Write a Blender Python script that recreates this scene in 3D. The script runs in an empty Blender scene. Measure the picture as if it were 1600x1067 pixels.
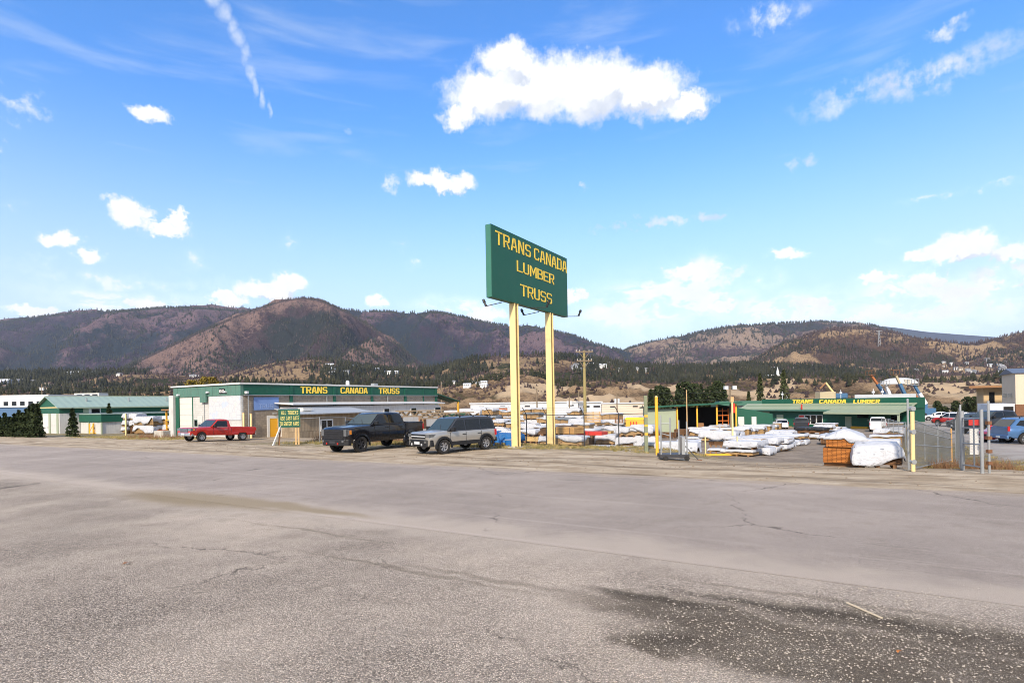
import bpy, math, random
import numpy as np
from mathutils import Vector, Matrix
R = math.radians
random.seed(7); rng = np.random.default_rng(11)
scene = bpy.context.scene
COL = scene.collection

# ------------------------------------------------------------------ camera
F = 880.0; CX = 800.0; HY = 629.0; ROLL = R(1.0); CZ = 2.3      # photograph's own measures (1600 px wide)
cam = bpy.data.objects.new('camera', bpy.data.cameras.new('camera')); COL.objects.link(cam)
cam.location = (0, 0, CZ); cam.rotation_euler = (R(90), ROLL, 0)
cam.data.sensor_width = 36; cam.data.lens = F/1600*36
cam.data.shift_y = (HY-533.5)/1600; cam.data.clip_end = 60000; cam.data.clip_start = .1
scene.camera = cam
def direction(px, py):
    cx = (px-CX)/F; cy = -(py-HY)/F
    return Vector((cx*math.cos(ROLL)+cy*math.sin(ROLL), 1.0, -cx*math.sin(ROLL)+cy*math.cos(ROLL)))

# ------------------------------------------------------------------ world, sun, exposure
SUN_AZ = R(-163); SUN_EL = R(33)          # azimuth from +Y (view), clockwise seen from above: sun stands behind the camera
SKY_STR = 0.15; SUN_STR = 3.55; EXPOSURE = 0.74
scene.view_settings.view_transform = 'Standard'; scene.view_settings.look = 'None'
scene.view_settings.exposure = EXPOSURE; scene.view_settings.gamma = 1
scene.render.engine = 'CYCLES'; scene.cycles.pixel_filter_type = 'BLACKMAN_HARRIS'; scene.cycles.filter_width = 1.0
sl = bpy.data.lights.new('sun', 'SUN'); sl.energy = SUN_STR; sl.angle = R(5); sl.color = (1, .87, .70)
sun = bpy.data.objects.new('sun', sl); COL.objects.link(sun)
sd = Vector((math.sin(SUN_AZ)*math.cos(SUN_EL), math.cos(SUN_AZ)*math.cos(SUN_EL), math.sin(SUN_EL)))
sun.rotation_euler = (-sd).to_track_quat('-Z', 'Y').to_euler(); sun.location = (0, -20, 60)

def azel(px, py):
    d = direction(px, py); return math.atan2(d.x, d.y), math.atan2(d.z, math.hypot(d.x, d.y))
world = bpy.data.worlds.new('World'); scene.world = world; world.use_nodes = True
nt = world.node_tree; nt.nodes.clear()
class NT:
    """tiny node helper"""
    def __init__(s, nt): s.t = nt; s.x = 0
    def n(s, typ, **kw):
        nd = s.t.nodes.new(typ); s.x += 30; nd.location = (s.x, 0)
        for k, v in kw.items(): setattr(nd, k, v)
        return nd
    def set(s, sock, v):
        if hasattr(v, 'outputs'): s.t.links.new(v.outputs[0], sock)
        elif hasattr(v, 'is_linked'): s.t.links.new(v, sock)
        else: sock.default_value = v
    def m(s, op, a, b=None, c=None, clamp=False):
        nd = s.n('ShaderNodeMath', operation=op); nd.use_clamp = clamp
        s.set(nd.inputs[0], a)
        if b is not None: s.set(nd.inputs[1], b)
        if c is not None: s.set(nd.inputs[2], c)
        return nd.outputs[0]
    def vm(s, op, a, b=None):
        nd = s.n('ShaderNodeVectorMath', operation=op); s.set(nd.inputs[0], a)
        if b is not None: s.set(nd.inputs[1], b)
        return nd.outputs['Value'] if op in ('LENGTH', 'DISTANCE', 'DOT_PRODUCT') else nd.outputs[0]
    def noise(s, vec, scale, detail=4, rough=.55, dist=0, out=0):
        nd = s.n('ShaderNodeTexNoise'); 
        if vec is not None: s.set(nd.inputs['Vector'], vec)
        nd.inputs['Scale'].default_value = scale; nd.inputs['Detail'].default_value = detail
        nd.inputs['Roughness'].default_value = rough; nd.inputs['Distortion'].default_value = dist
        return nd.outputs[out]
    def vor(s, vec, scale, feature='F1', out='Distance', rand=1):
        nd = s.n('ShaderNodeTexVoronoi', feature=feature); s.set(nd.inputs['Vector'], vec)
        nd.inputs['Scale'].default_value = scale; nd.inputs['Randomness'].default_value = rand
        return nd.outputs[out]
    def ramp(s, fac, *stops, interp='LINEAR'):
        nd = s.n('ShaderNodeValToRGB'); nd.color_ramp.interpolation = interp; s.set(nd.inputs[0], fac)
        e = nd.color_ramp.elements
        while len(e) < len(stops): e.new(.5)
        for k, (p, c) in enumerate(stops):
            e[k].position = p; e[k].color = (c, c, c, 1) if isinstance(c, (int, float)) else (*c, 1)
        return nd.outputs[0]
    def sstep(s, v, lo, hi):
        nd = s.n('ShaderNodeMapRange', interpolation_type='SMOOTHSTEP'); s.set(nd.inputs[0], v)
        nd.inputs[1].default_value = lo; nd.inputs[2].default_value = hi
        return nd.outputs[0]
    def mix(s, fac, a, b, blend='MIX'):
        nd = s.n('ShaderNodeMix', data_type='RGBA', blend_type=blend)
        s.set(nd.inputs[0], fac)
        for sock, v in ((nd.inputs[6], a), (nd.inputs[7], b)):
            if isinstance(v, (tuple, list)): v = (*v[:3], 1)
            s.set(sock, v)
        return nd.outputs[2]
def build_world():
    W = NT(nt)
    sky = W.n('ShaderNodeTexSky', sky_type='NISHITA'); sky.sun_disc = False
    sky.sun_elevation = SUN_EL; sky.sun_rotation = SUN_AZ; sky.air_density = 1.0; sky.dust_density = .6; sky.ozone_density = 3.0
    tc = W.n('ShaderNodeTexCoord'); g = tc.outputs['Generated']
    sep = W.n('ShaderNodeSeparateXYZ'); W.set(sep.inputs[0], g)
    az = W.m('ARCTAN2', sep.outputs[0], sep.outputs[1])
    el = W.m('ARCSINE', sep.outputs[2])
    co = W.n('ShaderNodeCombineXYZ'); W.set(co.inputs[0], az); W.set(co.inputs[1], el); co = co.outputs[0]
    # coordinate warp gives ragged cumulus edges
    wn = W.noise(co, 9, 6, .6, out=1); wn2 = W.noise(co, 34, 5, .6, out=1)
    wv = W.vm('SUBTRACT', wn, (.5, .5, .5)); wv2 = W.vm('SUBTRACT', wn2, (.5, .5, .5))
    wv = W.vm('MULTIPLY', wv, (.075, .05, 0)); wv2 = W.vm('MULTIPLY', wv2, (.05, .04, 0)); wv2 = W.vm('ADD', wv2, W.vm('MULTIPLY', W.vm('SUBTRACT', W.noise(co, 95, 4, .6, out=1), (.5,.5,.5)), (.018, .015, 0)))
    cw = W.vm('ADD', W.vm('ADD', co, wv), wv2)
    def field(blobs, vec):
        cur = None
        for (px, py, rx, ry) in blobs:
            a, e = azel(px, py); a2, _ = azel(px+rx, py); _, e2 = azel(px, py-ry)
            d = W.vm('SUBTRACT', vec, (a, e, 0)); d = W.vm('MULTIPLY', d, (1/abs(a2-a), 1/abs(e2-e), 0))
            l = W.vm('LENGTH', d)
            cur = l if cur is None else W.m('MINIMUM', cur, l)
        return cur
    dense = [(760,150,75,48),(795,95,50,42),(850,135,95,60),(930,135,95,58),(1010,140,85,45),(1075,160,48,24),(715,180,34,24),
             (690,283,52,18),(200,330,46,30),(255,352,42,14),(272,335,18,20),(95,374,32,17),(140,403,26,15),
             (410,455,72,22),(455,440,40,20),(350,470,30,14),(598,474,13,13),(225,474,42,13),(50,490,60,10),(1085,428,52,17),(1500,385,70,28),(1580,395,55,20),
             (1440,400,30,15),(1268,473,34,15),(1375,430,50,11),(1230,392,34,12),(1400,455,34,10),(1455,432,42,16),(1120,482,40,12),(760,492,40,16),
             (880,468,40,14),(1500,455,60,16),(230,172,38,20),(1340,497,50,10)]
    thin = [(305,408,40,20),(1255,262,30,18),(1200,25,62,20),(1475,50,36,12),(448,372,15,13),(642,411,13,11),(1390,370,24,13),(745,385,26,12),
            (1050,345,170,13),(1500,298,130,8),(1420,130,250,30),(20,330,26,14),(620,285,16,20),(630,382,26,9),(920,288,10,6),(30,160,50,30),(0,235,26,30),
            (1150,440,120,30),(200,440,200,14),(60,410,40,8),(545,212,10,8)]
    fd = field(dense, cw); ft = field(thin, cw)
    bsm = W.noise(co, 60, 6, .65)
    bill = W.noise(co, 22, 7, .6)
    den = W.m('ADD', W.m('SUBTRACT', 1.0, fd), W.m('ADD', W.m('MULTIPLY', W.m('SUBTRACT', bill, .5), .75), W.m('MULTIPLY', W.m('SUBTRACT', bsm, .5), .30)))
    dm = W.sstep(den, -.16, .42)
    trail = [(335,0,18,18),(350,20,15,20),(364,42,12,22),(372,60,15,20),(384,86,11,24),(392,112,11,22),(398,134,7,22),(410,154,6,20),(421,172,4,16)]
    fs = field(trail, W.vm('ADD', co, W.vm('MULTIPLY', wv2, (.35,.35,0)))); sm = W.m('MULTIPLY', W.sstep(fs, 1.15, .2), W.m('MULTIPLY', W.sstep(W.noise(co, 40, 5, .6), .05, .7), .58))
    fm = field([(1040,470,190,62),(1240,485,150,40),(1430,470,200,62),(1570,440,100,70),(1100,430,70,30),(950,495,90,30),(700,480,70,20),(200,470,150,26)], W.vm('ADD', co, W.vm('MULTIPLY', wv, (1.6,1.3,0))))
    mm = W.m('MULTIPLY', W.sstep(fm, 1.25, .35), W.m('ADD', .34, W.m('MULTIPLY', W.sstep(W.noise(W.vm('MULTIPLY', co, (1,1.8,1)), 17, 7, .62, .3), .38, .53), .62)))
    tm = W.m('MULTIPLY', W.sstep(ft, 1.35, .2), W.m('MULTIPLY', W.sstep(W.noise(co, 26, 7, .62), .38, .62), .85))
    # faint high veil: streaks along the horizon direction
    st = W.vm('MULTIPLY', co, (1.2, 7.5, 1)); veil = W.m('MULTIPLY', W.sstep(W.noise(st, 3.2, 6, .55, .4), .45, .8), .30)
    # pale air low over the hills
    low = W.m('MULTIPLY', W.m('POWER', W.sstep(el, .50, -.02), 1.1), .96)
    # unseen broken cloud overhead and behind, added to whiten the ambient light
    over = W.m('MAXIMUM', W.sstep(el, .62, .80), W.sstep(W.m('ABSOLUTE', az), 1.0, 1.3))
    cov = W.m('MULTIPLY', over, W.m('MULTIPLY', W.sstep(W.noise(g, 3.2, 7, .58), .40, .56), .92))
    mask = W.m('MAXIMUM', cov, W.m('MAXIMUM', dm, W.m('MAXIMUM', W.m('MAXIMUM', tm, W.m('MAXIMUM', sm, mm)), W.m('MAXIMUM', veil, low))), clamp=True)
    # clouds: bright tops, slightly blue bases
    up = W.vm('ADD', cw, (-.012, .022, 0)); fu = field(dense[:8]+dense[20:22]+dense[13:15], up)
    base = W.sstep(W.m('SUBTRACT', fd, fu), -.02, .28)
    base = W.m('MULTIPLY', base, W.sstep(W.noise(co, 16, 5, .55), .25, .65))
    ccol = W.mix(W.m('MULTIPLY', base, 1.0), (1, 1, 1), (.60, .66, .78))
    shade = W.sstep(W.noise(co, 30, 6, .6), .3, .7)
    ccol = W.mix(W.m('MULTIPLY', shade, .30), ccol, (.68, .74, .86))
    ccol = W.mix(W.m('SUBTRACT', 1.0, W.m('MAXIMUM', W.m('MAXIMUM', dm, cov), W.m('MAXIMUM', W.m('MULTIPLY', mm, 1.1), W.m('MAXIMUM', tm, sm))), clamp=True), ccol, (.70, .785, .885))
    hs = W.n('ShaderNodeHueSaturation'); W.set(hs.inputs['Color'], sky.outputs[0]); hs.inputs['Saturation'].default_value = 1.22; hs.inputs['Value'].default_value = 1.0
    tint = W.mix(1.0, hs.outputs[0], (.87, 1.05, 1.24), 'MULTIPLY')
    b1 = W.n('ShaderNodeBackground'); W.set(b1.inputs[0], tint); b1.inputs[1].default_value = SKY_STR
    b2 = W.n('ShaderNodeBackground'); W.set(b2.inputs[0], ccol); b2.inputs[1].default_value = .70
    mx = W.n('ShaderNodeMixShader'); W.set(mx.inputs[0], mask); W.t.links.new(b1.outputs[0], mx.inputs[1]); W.t.links.new(b2.outputs[0], mx.inputs[2])
    out = W.n('ShaderNodeOutputWorld'); W.t.links.new(mx.outputs[0], out.inputs[0])
build_world()

# ------------------------------------------------------------------ tagging helpers
ORD = ['first','second','third','fourth','fifth','sixth','seventh','eighth','ninth','tenth','eleventh','twelfth','thirteenth','fourteenth','fifteenth','sixteenth','seventeenth','eighteenth','nineteenth','twentieth']
for k in range(9): ORD.append('twenty-'+ORD[k])
def tag(o, label=None, cat=None, group=None, kind=None):
    if label: o['label'] = label
    if cat: o['category'] = cat
    if group: o['group'] = group
    if kind: o['kind'] = kind
    return o
def thing(name, label, cat, loc=(0,0,0), rz=0, group=None):
    o = bpy.data.objects.new(name, None); COL.objects.link(o); o.empty_display_size = .3
    o.location = loc; o.rotation_euler = (0, 0, rz)
    return tag(o, label, cat, group)
def kids(o): return [c for c in bpy.data.objects if c.parent == o]
def copy_tree(o, parent=None):
    c = o.copy(); COL.objects.link(c); c.parent = parent
    for ch in CH.get(o.name, []): copy_tree_into(ch, c)
    return c
CH = {}
def copy_tree_into(o, parent):
    c = o.copy(); COL.objects.link(c); c.parent = parent
    CH.setdefault(parent.name, []).append(c)
    for ch in CH.get(o.name, []): copy_tree_into(ch, c)
    return c

# ------------------------------------------------------------------ mesh builder
class MB:
    def __init__(s, M=None): s.v = []; s.f = []; s.m = []; s.M = M; s.mi = 0; s.pc = []
    def add(s, vs, fs, mi=None):
        b = len(s.v); s.pc.append(b)
        if s.M is not None: vs = [s.M @ Vector(p) for p in vs]
        s.v += [tuple(p) for p in vs]; s.f += [tuple(b+i for i in f) for f in fs]; s.m += [s.mi if mi is None else mi]*len(fs)
        return s
    def box(s, x0, x1, y0, y1, z0, z1, mi=None, taper=0):
        t = taper
        vs = [(x0,y0,z0),(x1,y0,z0),(x1,y1,z0),(x0,y1,z0),(x0+t,y0+t,z1),(x1-t,y0+t,z1),(x1-t,y1-t,z1),(x0+t,y1-t,z1)]
        return s.add(vs, [(0,3,2,1),(4,5,6,7),(0,1,5,4),(1,2,6,5),(2,3,7,6),(3,0,4,7)], mi)
    def bar(s, p0, p1, w, h=None, mi=None, up=(0,0,1)):
        p0 = Vector(p0); p1 = Vector(p1); h = w if h is None else h
        d = (p1-p0).normalized(); u = Vector(up)
        if abs(d.dot(u)) > .98: u = Vector((0, 1, 0))
        a = d.cross(u).normalized()*(w/2); b = a.cross(d).normalized()*(h/2)
        vs = [p0-a-b, p0+a-b, p0+a+b, p0-a+b, p1-a-b, p1+a-b, p1+a+b, p1-a+b]
        return s.add(vs, [(0,1,2,3),(7,6,5,4),(0,4,5,1),(1,5,6,2),(2,6,7,3),(3,7,4,0)], mi)
    def cyl(s, p0, p1, r0, r1=None, n=10, mi=None, cap=True):
        p0 = Vector(p0); p1 = Vector(p1); r1 = r0 if r1 is None else r1
        d = (p1-p0).normalized(); u = Vector((0,0,1)) if abs(d.z) < .9 else Vector((1,0,0))
        a = d.cross(u).normalized(); b = a.cross(d).normalized()
        vs = []
        for p, r in ((p0,r0),(p1,r1)):
            for k in range(n):
                t = 2*math.pi*k/n; vs.append(p+a*(r*math.cos(t))+b*(r*math.sin(t)))
        fs = [(k,(k+1)%n,n+(k+1)%n,n+k)[::-1] for k in range(n)]
        if cap: fs += [tuple(range(n)), tuple(range(2*n-1,n-1,-1))]
        return s.add(vs, fs, mi)
    def poly(s, pts, thick, mi=None):
        """planar polygon (3d points) extruded by vector thick"""
        n = len(pts); t = Vector(thick); vs = [Vector(p) for p in pts]+[Vector(p)+t for p in pts]
        return s.add(vs, [tuple(range(n))[::-1], tuple(range(n,2*n))]+[(k,(k+1)%n,n+(k+1)%n,n+k) for k in range(n)], mi)
    def lathe(s, prof, n=20, axis='y', c=(0,0,0), mi=None):
        vs = []; fs = []
        for (r, h) in prof:
            for k in range(n):
                t = 2*math.pi*k/n; a, b = r*math.cos(t), r*math.sin(t)
                vs.append({'y': (c[0]+a, c[1]+h, c[2]+b), 'z': (c[0]+a, c[1]+b, c[2]+h), 'x': (c[0]+h, c[1]+a, c[2]+b)}[axis])
        for i in range(len(prof)-1):
            for k in range(n):
                k2 = (k+1)%n; fs.append((i*n+k, i*n+k2, (i+1)*n+k2, (i+1)*n+k))
        return s.add(vs, fs, mi)
    def grid(s, P, mi=None, flip=False):
        """P: rows of points"""
        nr, nc = len(P), len(P[0]); vs = [p for row in P for p in row]; fs = []
        for i in range(nr-1):
            for j in range(nc-1):
                q = (i*nc+j, i*nc+j+1, (i+1)*nc+j+1, (i+1)*nc+j); fs.append(q[::-1] if flip else q)
        return s.add(vs, fs, mi)
    def build(s, name, mats, parent=None, smooth=False, bevel=0, loc=None):
        me = bpy.data.meshes.new(name); me.from_pydata(s.v, [], s.f)
        if not isinstance(mats, (list, tuple)): mats = [mats]
        for m in mats: me.materials.append(m)
        if len(mats) > 1: me.polygons.foreach_set('material_index', s.m)
        if smooth: me.polygons.foreach_set('use_smooth', [True]*len(me.polygons))
        me.update()
        o = bpy.data.objects.new(name, me); COL.objects.link(o)
        if parent is not None: o.parent = parent; CH.setdefault(parent.name, []).append(o)
        if loc is not None: o.location = loc
        if bevel:
            b = o.modifiers.new('bevel', 'BEVEL'); b.width = bevel; b.segments = 2; b.limit_method = 'ANGLE'; b.angle_limit = R(40)
            b.harden_normals = False
        if smooth == 'auto':
            me.set_sharp_from_angle(angle=R(35))
        return o
def _each(s, name, mats, parent, **kw):
    """one object for every shape that was added"""
    out = []
    for k in range(len(s.pc)):
        v0 = s.pc[k]; v1 = s.pc[k+1] if k+1 < len(s.pc) else len(s.v)
        q = MB(); q.v = s.v[v0:v1]; sel = [i for i, f in enumerate(s.f) if v0 <= f[0] < v1]
        q.f = [tuple(i-v0 for i in s.f[j]) for j in sel]; q.m = [s.m[j] for j in sel]; out.append(q.build(name, mats, parent, **kw))
    return out
MB.each = _each
def mesh_np(name, V, Fq, mats, fm=None, smooth=False, parent=None, colattr=None):
    me = bpy.data.meshes.new(name)
    V = np.asarray(V, dtype=np.float32); Fq = np.asarray(Fq, dtype=np.int32)
    k = Fq.shape[1]; n = len(Fq)
    me.vertices.add(len(V)); me.vertices.foreach_set('co', V.ravel())
    me.loops.add(n*k); me.loops.foreach_set('vertex_index', Fq.ravel())
    me.polygons.add(n); me.polygons.foreach_set('loop_start', np.arange(0, n*k, k, dtype=np.int32))
    me.polygons.foreach_set('loop_total', np.full(n, k, dtype=np.int32))
    for m in (mats if isinstance(mats, (list, tuple)) else [mats]): me.materials.append(m)
    if fm is not None: me.polygons.foreach_set('material_index', np.asarray(fm, dtype=np.int32))
    if smooth: me.polygons.foreach_set('use_smooth', np.ones(n, dtype=bool))
    me.update(calc_edges=True); me.validate()
    o = bpy.data.objects.new(name, me); COL.objects.link(o)
    if parent is not None: o.parent = parent; CH.setdefault(parent.name, []).append(o)
    return o

# ------------------------------------------------------------------ value noise
_perm = rng.random((256, 256))
def vnoise(x, y):
    x = np.asarray(x, float); y = np.asarray(y, float)
    xi = np.floor(x).astype(int); yi = np.floor(y).astype(int); fx = x-xi; fy = y-yi
    fx = fx*fx*(3-2*fx); fy = fy*fy*(3-2*fy)
    a = _perm[xi%256, yi%256]; b = _perm[(xi+1)%256, yi%256]; c = _perm[xi%256, (yi+1)%256]; d = _perm[(xi+1)%256, (yi+1)%256]
    return (a*(1-fx)+b*fx)*(1-fy)+(c*(1-fx)+d*fx)*fy
def fbm(x, y, o=5, g=.5):
    r = 0; a = 1; t = 0
    for k in range(o): r = r+a*vnoise(x*2**k+17*k, y*2**k+31*k); t += a; a *= g
    return r/t
def ridged(x, y, o=5, g=.5):
    r = 0; a = 1; t = 0
    for k in range(o): r = r+a*(1-np.abs(2*vnoise(x*2**k+7*k, y*2**k+13*k)-1)); t += a; a *= g
    return r/t

# ------------------------------------------------------------------ materials
def newmat(name):
    m = bpy.data.materials.new(name); m.use_nodes = True; n = NT(m.node_tree)
    b = m.node_tree.nodes['Principled BSDF']; return m, n, b
def pm(name, col, rough=.7, metal=0, var=.12, vs=2.5, bump=0, bs=40, spec=.4, dirt=0, ribs=0, ribaxis=0, ribamp=.4, coat=0, emit=0, streak=0):
    m, n, b = newmat(name)
    co = n.n('ShaderNodeTexCoord').outputs['Object']
    c = n.mix(n.noise(co, vs, 5, .6), tuple(v*(1-var) for v in col), tuple(min(1, v*(1+var)) for v in col))
    if dirt:
        d = n.sstep(n.noise(co, vs*1.7, 6, .65, .5), .5, .75)
        c = n.mix(n.m('MULTIPLY', d, dirt), c, (.16, .13, .10))
    if streak:
        sv = n.vm('MULTIPLY', co, (5, 5, .35)); d = n.sstep(n.noise(sv, 2.2, 5, .6), .48, .75)
        c = n.mix(n.m('MULTIPLY', d, streak), c, (.17, .15, .12))
    n.set(b.inputs['Base Color'], c)
    b.inputs['Roughness'].default_value = rough; b.inputs['Metallic'].default_value = metal
    b.inputs['Specular IOR Level'].default_value = spec; b.inputs['Coat Weight'].default_value = coat; b.inputs['Coat Roughness'].default_value = .04
    h = None
    if bump: h = n.m('MULTIPLY', n.noise(co, bs, 5, .6), bump)
    if ribs:
        w = n.n('ShaderNodeSeparateXYZ'); n.set(w.inputs[0], co)
        r = n.m('PINGPONG', n.m('MULTIPLY', w.outputs[ribaxis], ribs), 1.0)
        r = n.m('MULTIPLY', n.sstep(r, .3, .7), ribamp); h = r if h is None else n.m('ADD', h, r)
    if h is not None:
        bp = n.n('ShaderNodeBump'); bp.inputs['Strength'].default_value = 1; bp.inputs['Distance'].default_value = .03
        n.set(bp.inputs['Height'], h); n.set(b.inputs['Normal'], bp)
    if emit: n.set(b.inputs['Emission Color'], (*col, 1)); b.inputs['Emission Strength'].default_value = emit
    return m
# ------------------------------------------------------------------ terrain: road frame  s = along the road (to the right), t = across it (away)
SA, TA = Vector((.847, -.532)), Vector((.532, .847))
def st(s, t): return (s*SA.x+t*TA.x, s*SA.y+t*TA.y)
def to_st(x, y): return (x*SA.x+y*SA.y, x*TA.x+y*TA.y)
def lerp(a, b, f): return a+(b-a)*f
_far = ([60,-2.0],[107,-2.9],[200,-3.2],[400,-3.5])
PD = np.array([[0,0],[20,0],[23,-.15],[26,-.45],[31,-.85],[36,-1.3],*_far]).T
PB = np.array([[0,0],[27,0],[28.2,-.08],[31,-1.0],[36,-1.3],*_far]).T
PL = np.array([[0,0],[22,0],[30,-.2],[36,-.4],[60,-.9],[107,-2.2],[200,-3.2],[400,-3.5]]).T
PR = np.array([[0,0],[21,0],[26,-.45],[50,-.98],[107,-1.8],[200,-3.0],[400,-3.5]]).T
PS = np.array([[-60,-.396],[30,.198]]).T
def ss(x, a, b):
    x = np.clip((np.asarray(x, float)-a)/(b-a), 0, 1); return x*x*(3-2*x)
def zst(s, t, rough=True):
    s = np.asarray(s, float); t = np.asarray(t, float)
    d, b, l, r = (np.interp(t, P[0], P[1]) for P in (PD, PB, PL, PR))
    z = l*(1-ss(s,-38,-30))+b*ss(s,-38,-30)*(1-ss(s,-9.5,-4.5))+d*ss(s,-9.5,-4.5)*(1-ss(s,3.2,6.5))+r*ss(s,3.2,6.5)
    z = z+np.interp(s, PS[0], PS[1])
    e = ss(t, 17.6, 20)*(1-ss(t, 70, 110))
    return z+e*(fbm(s*.55, t*.55, 4)-.5)*.14+e*(fbm(s*.13+9, t*.13, 2)-.5)*.12
def zat(x, y):
    s, t = to_st(x, y); return float(zst(s, t))
def G(px, py, dz=0.0):
    """where the sight line through a photograph pixel meets the ground"""
    d = direction(px, py); y = 3.0; prev = None
    while y < 900:
        z = CZ+d.z*y; g = zat(d.x*y, y)+dz
        if z <= g:
            lo, hi = prev, y
            for _ in range(18):
                mid = (lo+hi)/2
                if CZ+d.z*mid <= zat(d.x*mid, mid)+dz: hi = mid
                else: lo = mid
            y = hi; return Vector((d.x*y, y, zat(d.x*y, y)))
        prev = y; y *= 1.01
    return Vector((d.x*900, 900, -3.5))
def AT(px, Y, py=None):
    """a point straight ahead distance Y under photograph column px (on the ground, or at the height of row py)"""
    d = direction(px, 629 if py is None else py)
    if py is None: return Vector((d.x*Y, Y, zat(d.x*Y, Y)))
    return Vector((d.x*Y, Y, CZ+d.z*Y))
ANG_S = math.atan2(SA.y, SA.x); ANG_T = math.atan2(TA.y, TA.x)

def colmask(n, co, blobs, lo=1.0, hi=.35, warp=1.6, wsc=.5):
    """soft patches of ground cover at world places: blobs = (x, y, rs, rt)"""
    wv = n.vm('SUBTRACT', n.noise(co, wsc, 5, .65, out=1), (.5, .5, .5)); wv = n.vm('MULTIPLY', wv, (warp, warp, 0)); c2 = n.vm('ADD', co, wv)
    cur = None
    for (x, y, rs, rt) in blobs:
        d = n.vm('SUBTRACT', c2, (x, y, 0)); mp = n.n('ShaderNodeMapping', vector_type='POINT'); n.set(mp.inputs[0], d)
        mp.inputs['Rotation'].default_value = (0, 0, -ANG_S)
        d = n.vm('MULTIPLY', mp.outputs[0], (1/rs, 1/rt, 0)); l = n.vm('LENGTH', d)
        cur = l if cur is None else n.m('MINIMUM', cur, l)
    return n.sstep(cur, lo, hi)
def gpt(px, py): p = G(px, py); return p.x, p.y

def asphalt_mat(name, base, stone, sc, patches=None, cracks=True, amp=1.0, lanes=False):
    m, n, b = newmat(name)
    co = n.n('ShaderNodeTexCoord').outputs['Object']
    big = n.noise(co, .22, 4, .6); mid = n.noise(co, 1.7, 5, .65)
    v = n.n('ShaderNodeTexVoronoi'); n.set(v.inputs['Vector'], co); v.inputs['Scale'].default_value = sc
    hs = n.n('ShaderNodeSeparateColor'); n.set(hs.inputs[0], v.outputs['Color'])
    c = n.mix(n.sstep(hs.outputs[0], .1, .95), tuple(x*(1-.52*amp) for x in base), tuple(x*(1+.40*amp) for x in base))
    c = n.mix(n.m('MULTIPLY', n.sstep(v.outputs['Distance'], .34, .56), .95*amp), c, tuple(x*.30 for x in base))
    c = n.mix(n.m('MULTIPLY', n.sstep(hs.outputs[1], .80, .97), .6), c, stone)                       # pale chips
    c = n.mix(n.m('MULTIPLY', n.sstep(hs.outputs[2], .86, .93), .9*amp), c, (.045, .036, .030))       # dark chips, holes
    fine = n.noise(co, sc*2.3, 3, .7); c = n.mix(n.m('MULTIPLY', n.sstep(fine, .49, .60), .9*amp), c, (.10, .082, .07)); c = n.mix(n.m('MULTIPLY', n.sstep(n.noise(co, sc*.55, 4, .7), .58, .68), .55*amp), c, (.09, .075, .062))
    c = n.mix(n.sstep(big, .3, .75), c, n.mix(.5, c, tuple(x*1.12 for x in base)))
    c = n.mix(n.m('MULTIPLY', n.sstep(mid, .48, .72), .28), c, (.20, .165, .125))
    c = n.mix(n.m('MULTIPLY', n.sstep(n.noise(co, .7, 4, .6, .8), .55, .78), .22), c, (.40, .36, .31))
    if lanes:                                     # long worn wheel tracks and sweeping marks along the road
        mp = n.n('ShaderNodeMapping'); n.set(mp.inputs[0], co); mp.inputs['Rotation'].default_value = (0, 0, -ANG_S)
        sv = n.vm('MULTIPLY', mp.outputs[0], (.05, 1.1, 1))
        k = n.noise(sv, 1.0, 5, .6); c = n.mix(n.m('MULTIPLY', n.sstep(k, .42, .66), .42), c, tuple(x*.68 for x in base))
        sp = n.n('ShaderNodeSeparateXYZ'); n.set(sp.inputs[0], mp.outputs[0]); Tw = n.m('ADD', sp.outputs[1], n.m('MULTIPLY', n.m('SUBTRACT', n.noise(co, .8, 6, .65), .5), 2.4))
        c = n.mix(n.m('MULTIPLY', n.sstep(Tw, 9.6, 8.2), .8), c, n.mix(n.sstep(fine, .45, .6), (.56, .475, .395), (.38, .31, .25)))
        c = n.mix(n.m('MULTIPLY', n.sstep(Tw, 15.9, 17.2), .8), c, n.mix(n.noise(co, 5, 5, .7), (.26, .20, .14), (.52, .43, .34)))
        k2 = n.noise(n.vm('MULTIPLY', mp.outputs[0], (.03, 2.6, 1)), 1.0, 4, .6); c = n.mix(n.m('MULTIPLY', n.sstep(k2, .55, .72), .28), c, tuple(min(1,x*1.3) for x in base))
    if cracks:
        wv = n.vm('MULTIPLY', n.vm('SUBTRACT', n.noise(co, 1.3, 5, .7, out=1), (.5,.5,.5)), (1.1, 1.1, 0)); cc = n.vm('ADD', co, wv)
        cr = n.vor(cc, .17, 'DISTANCE_TO_EDGE'); k = n.m('MULTIPLY', n.sstep(cr, .0045, .0008), n.sstep(n.noise(co, .33, 2), .50, .62))
        c = n.mix(n.m('MULTIPLY', k, .75), c, (.06, .05, .043))
    h = n.m('MULTIPLY', n.m('ADD', n.m('MULTIPLY', hs.outputs[0], .6), n.m('MULTIPLY', v.outputs['Distance'], -.9)), .7*amp)
    h = n.m('ADD', h, n.m('MULTIPLY', fine, -.6*amp))
    for (cl, mk) in (patches(n, co) if patches else []): c = n.mix(mk, c, cl)
    n.set(b.inputs['Base Color'], c); b.inputs['Roughness'].default_value = .93; b.inputs['Specular IOR Level'].default_value = .2
    bp = n.n('ShaderNodeBump'); bp.inputs['Strength'].default_value = 1; bp.inputs['Distance'].default_value = .02; n.set(bp.inputs['Height'], h)
    n.set(b.inputs['Normal'], bp)
    return m
def pt_blobs(L, sx=1.0):
    out = []
    for (px, py, rs, rt) in L:
        x, y = gpt(px, py); out.append((x, y, rs, rt))
    return out
def tan_mask(n, co): return colmask(n, co, pt_blobs([(290,779,3.8,.95),(350,783,3.6,.75),(420,789,3.0,.5),(490,798,2.2,.3)]), 1.15, .35, .6, .9)
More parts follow.
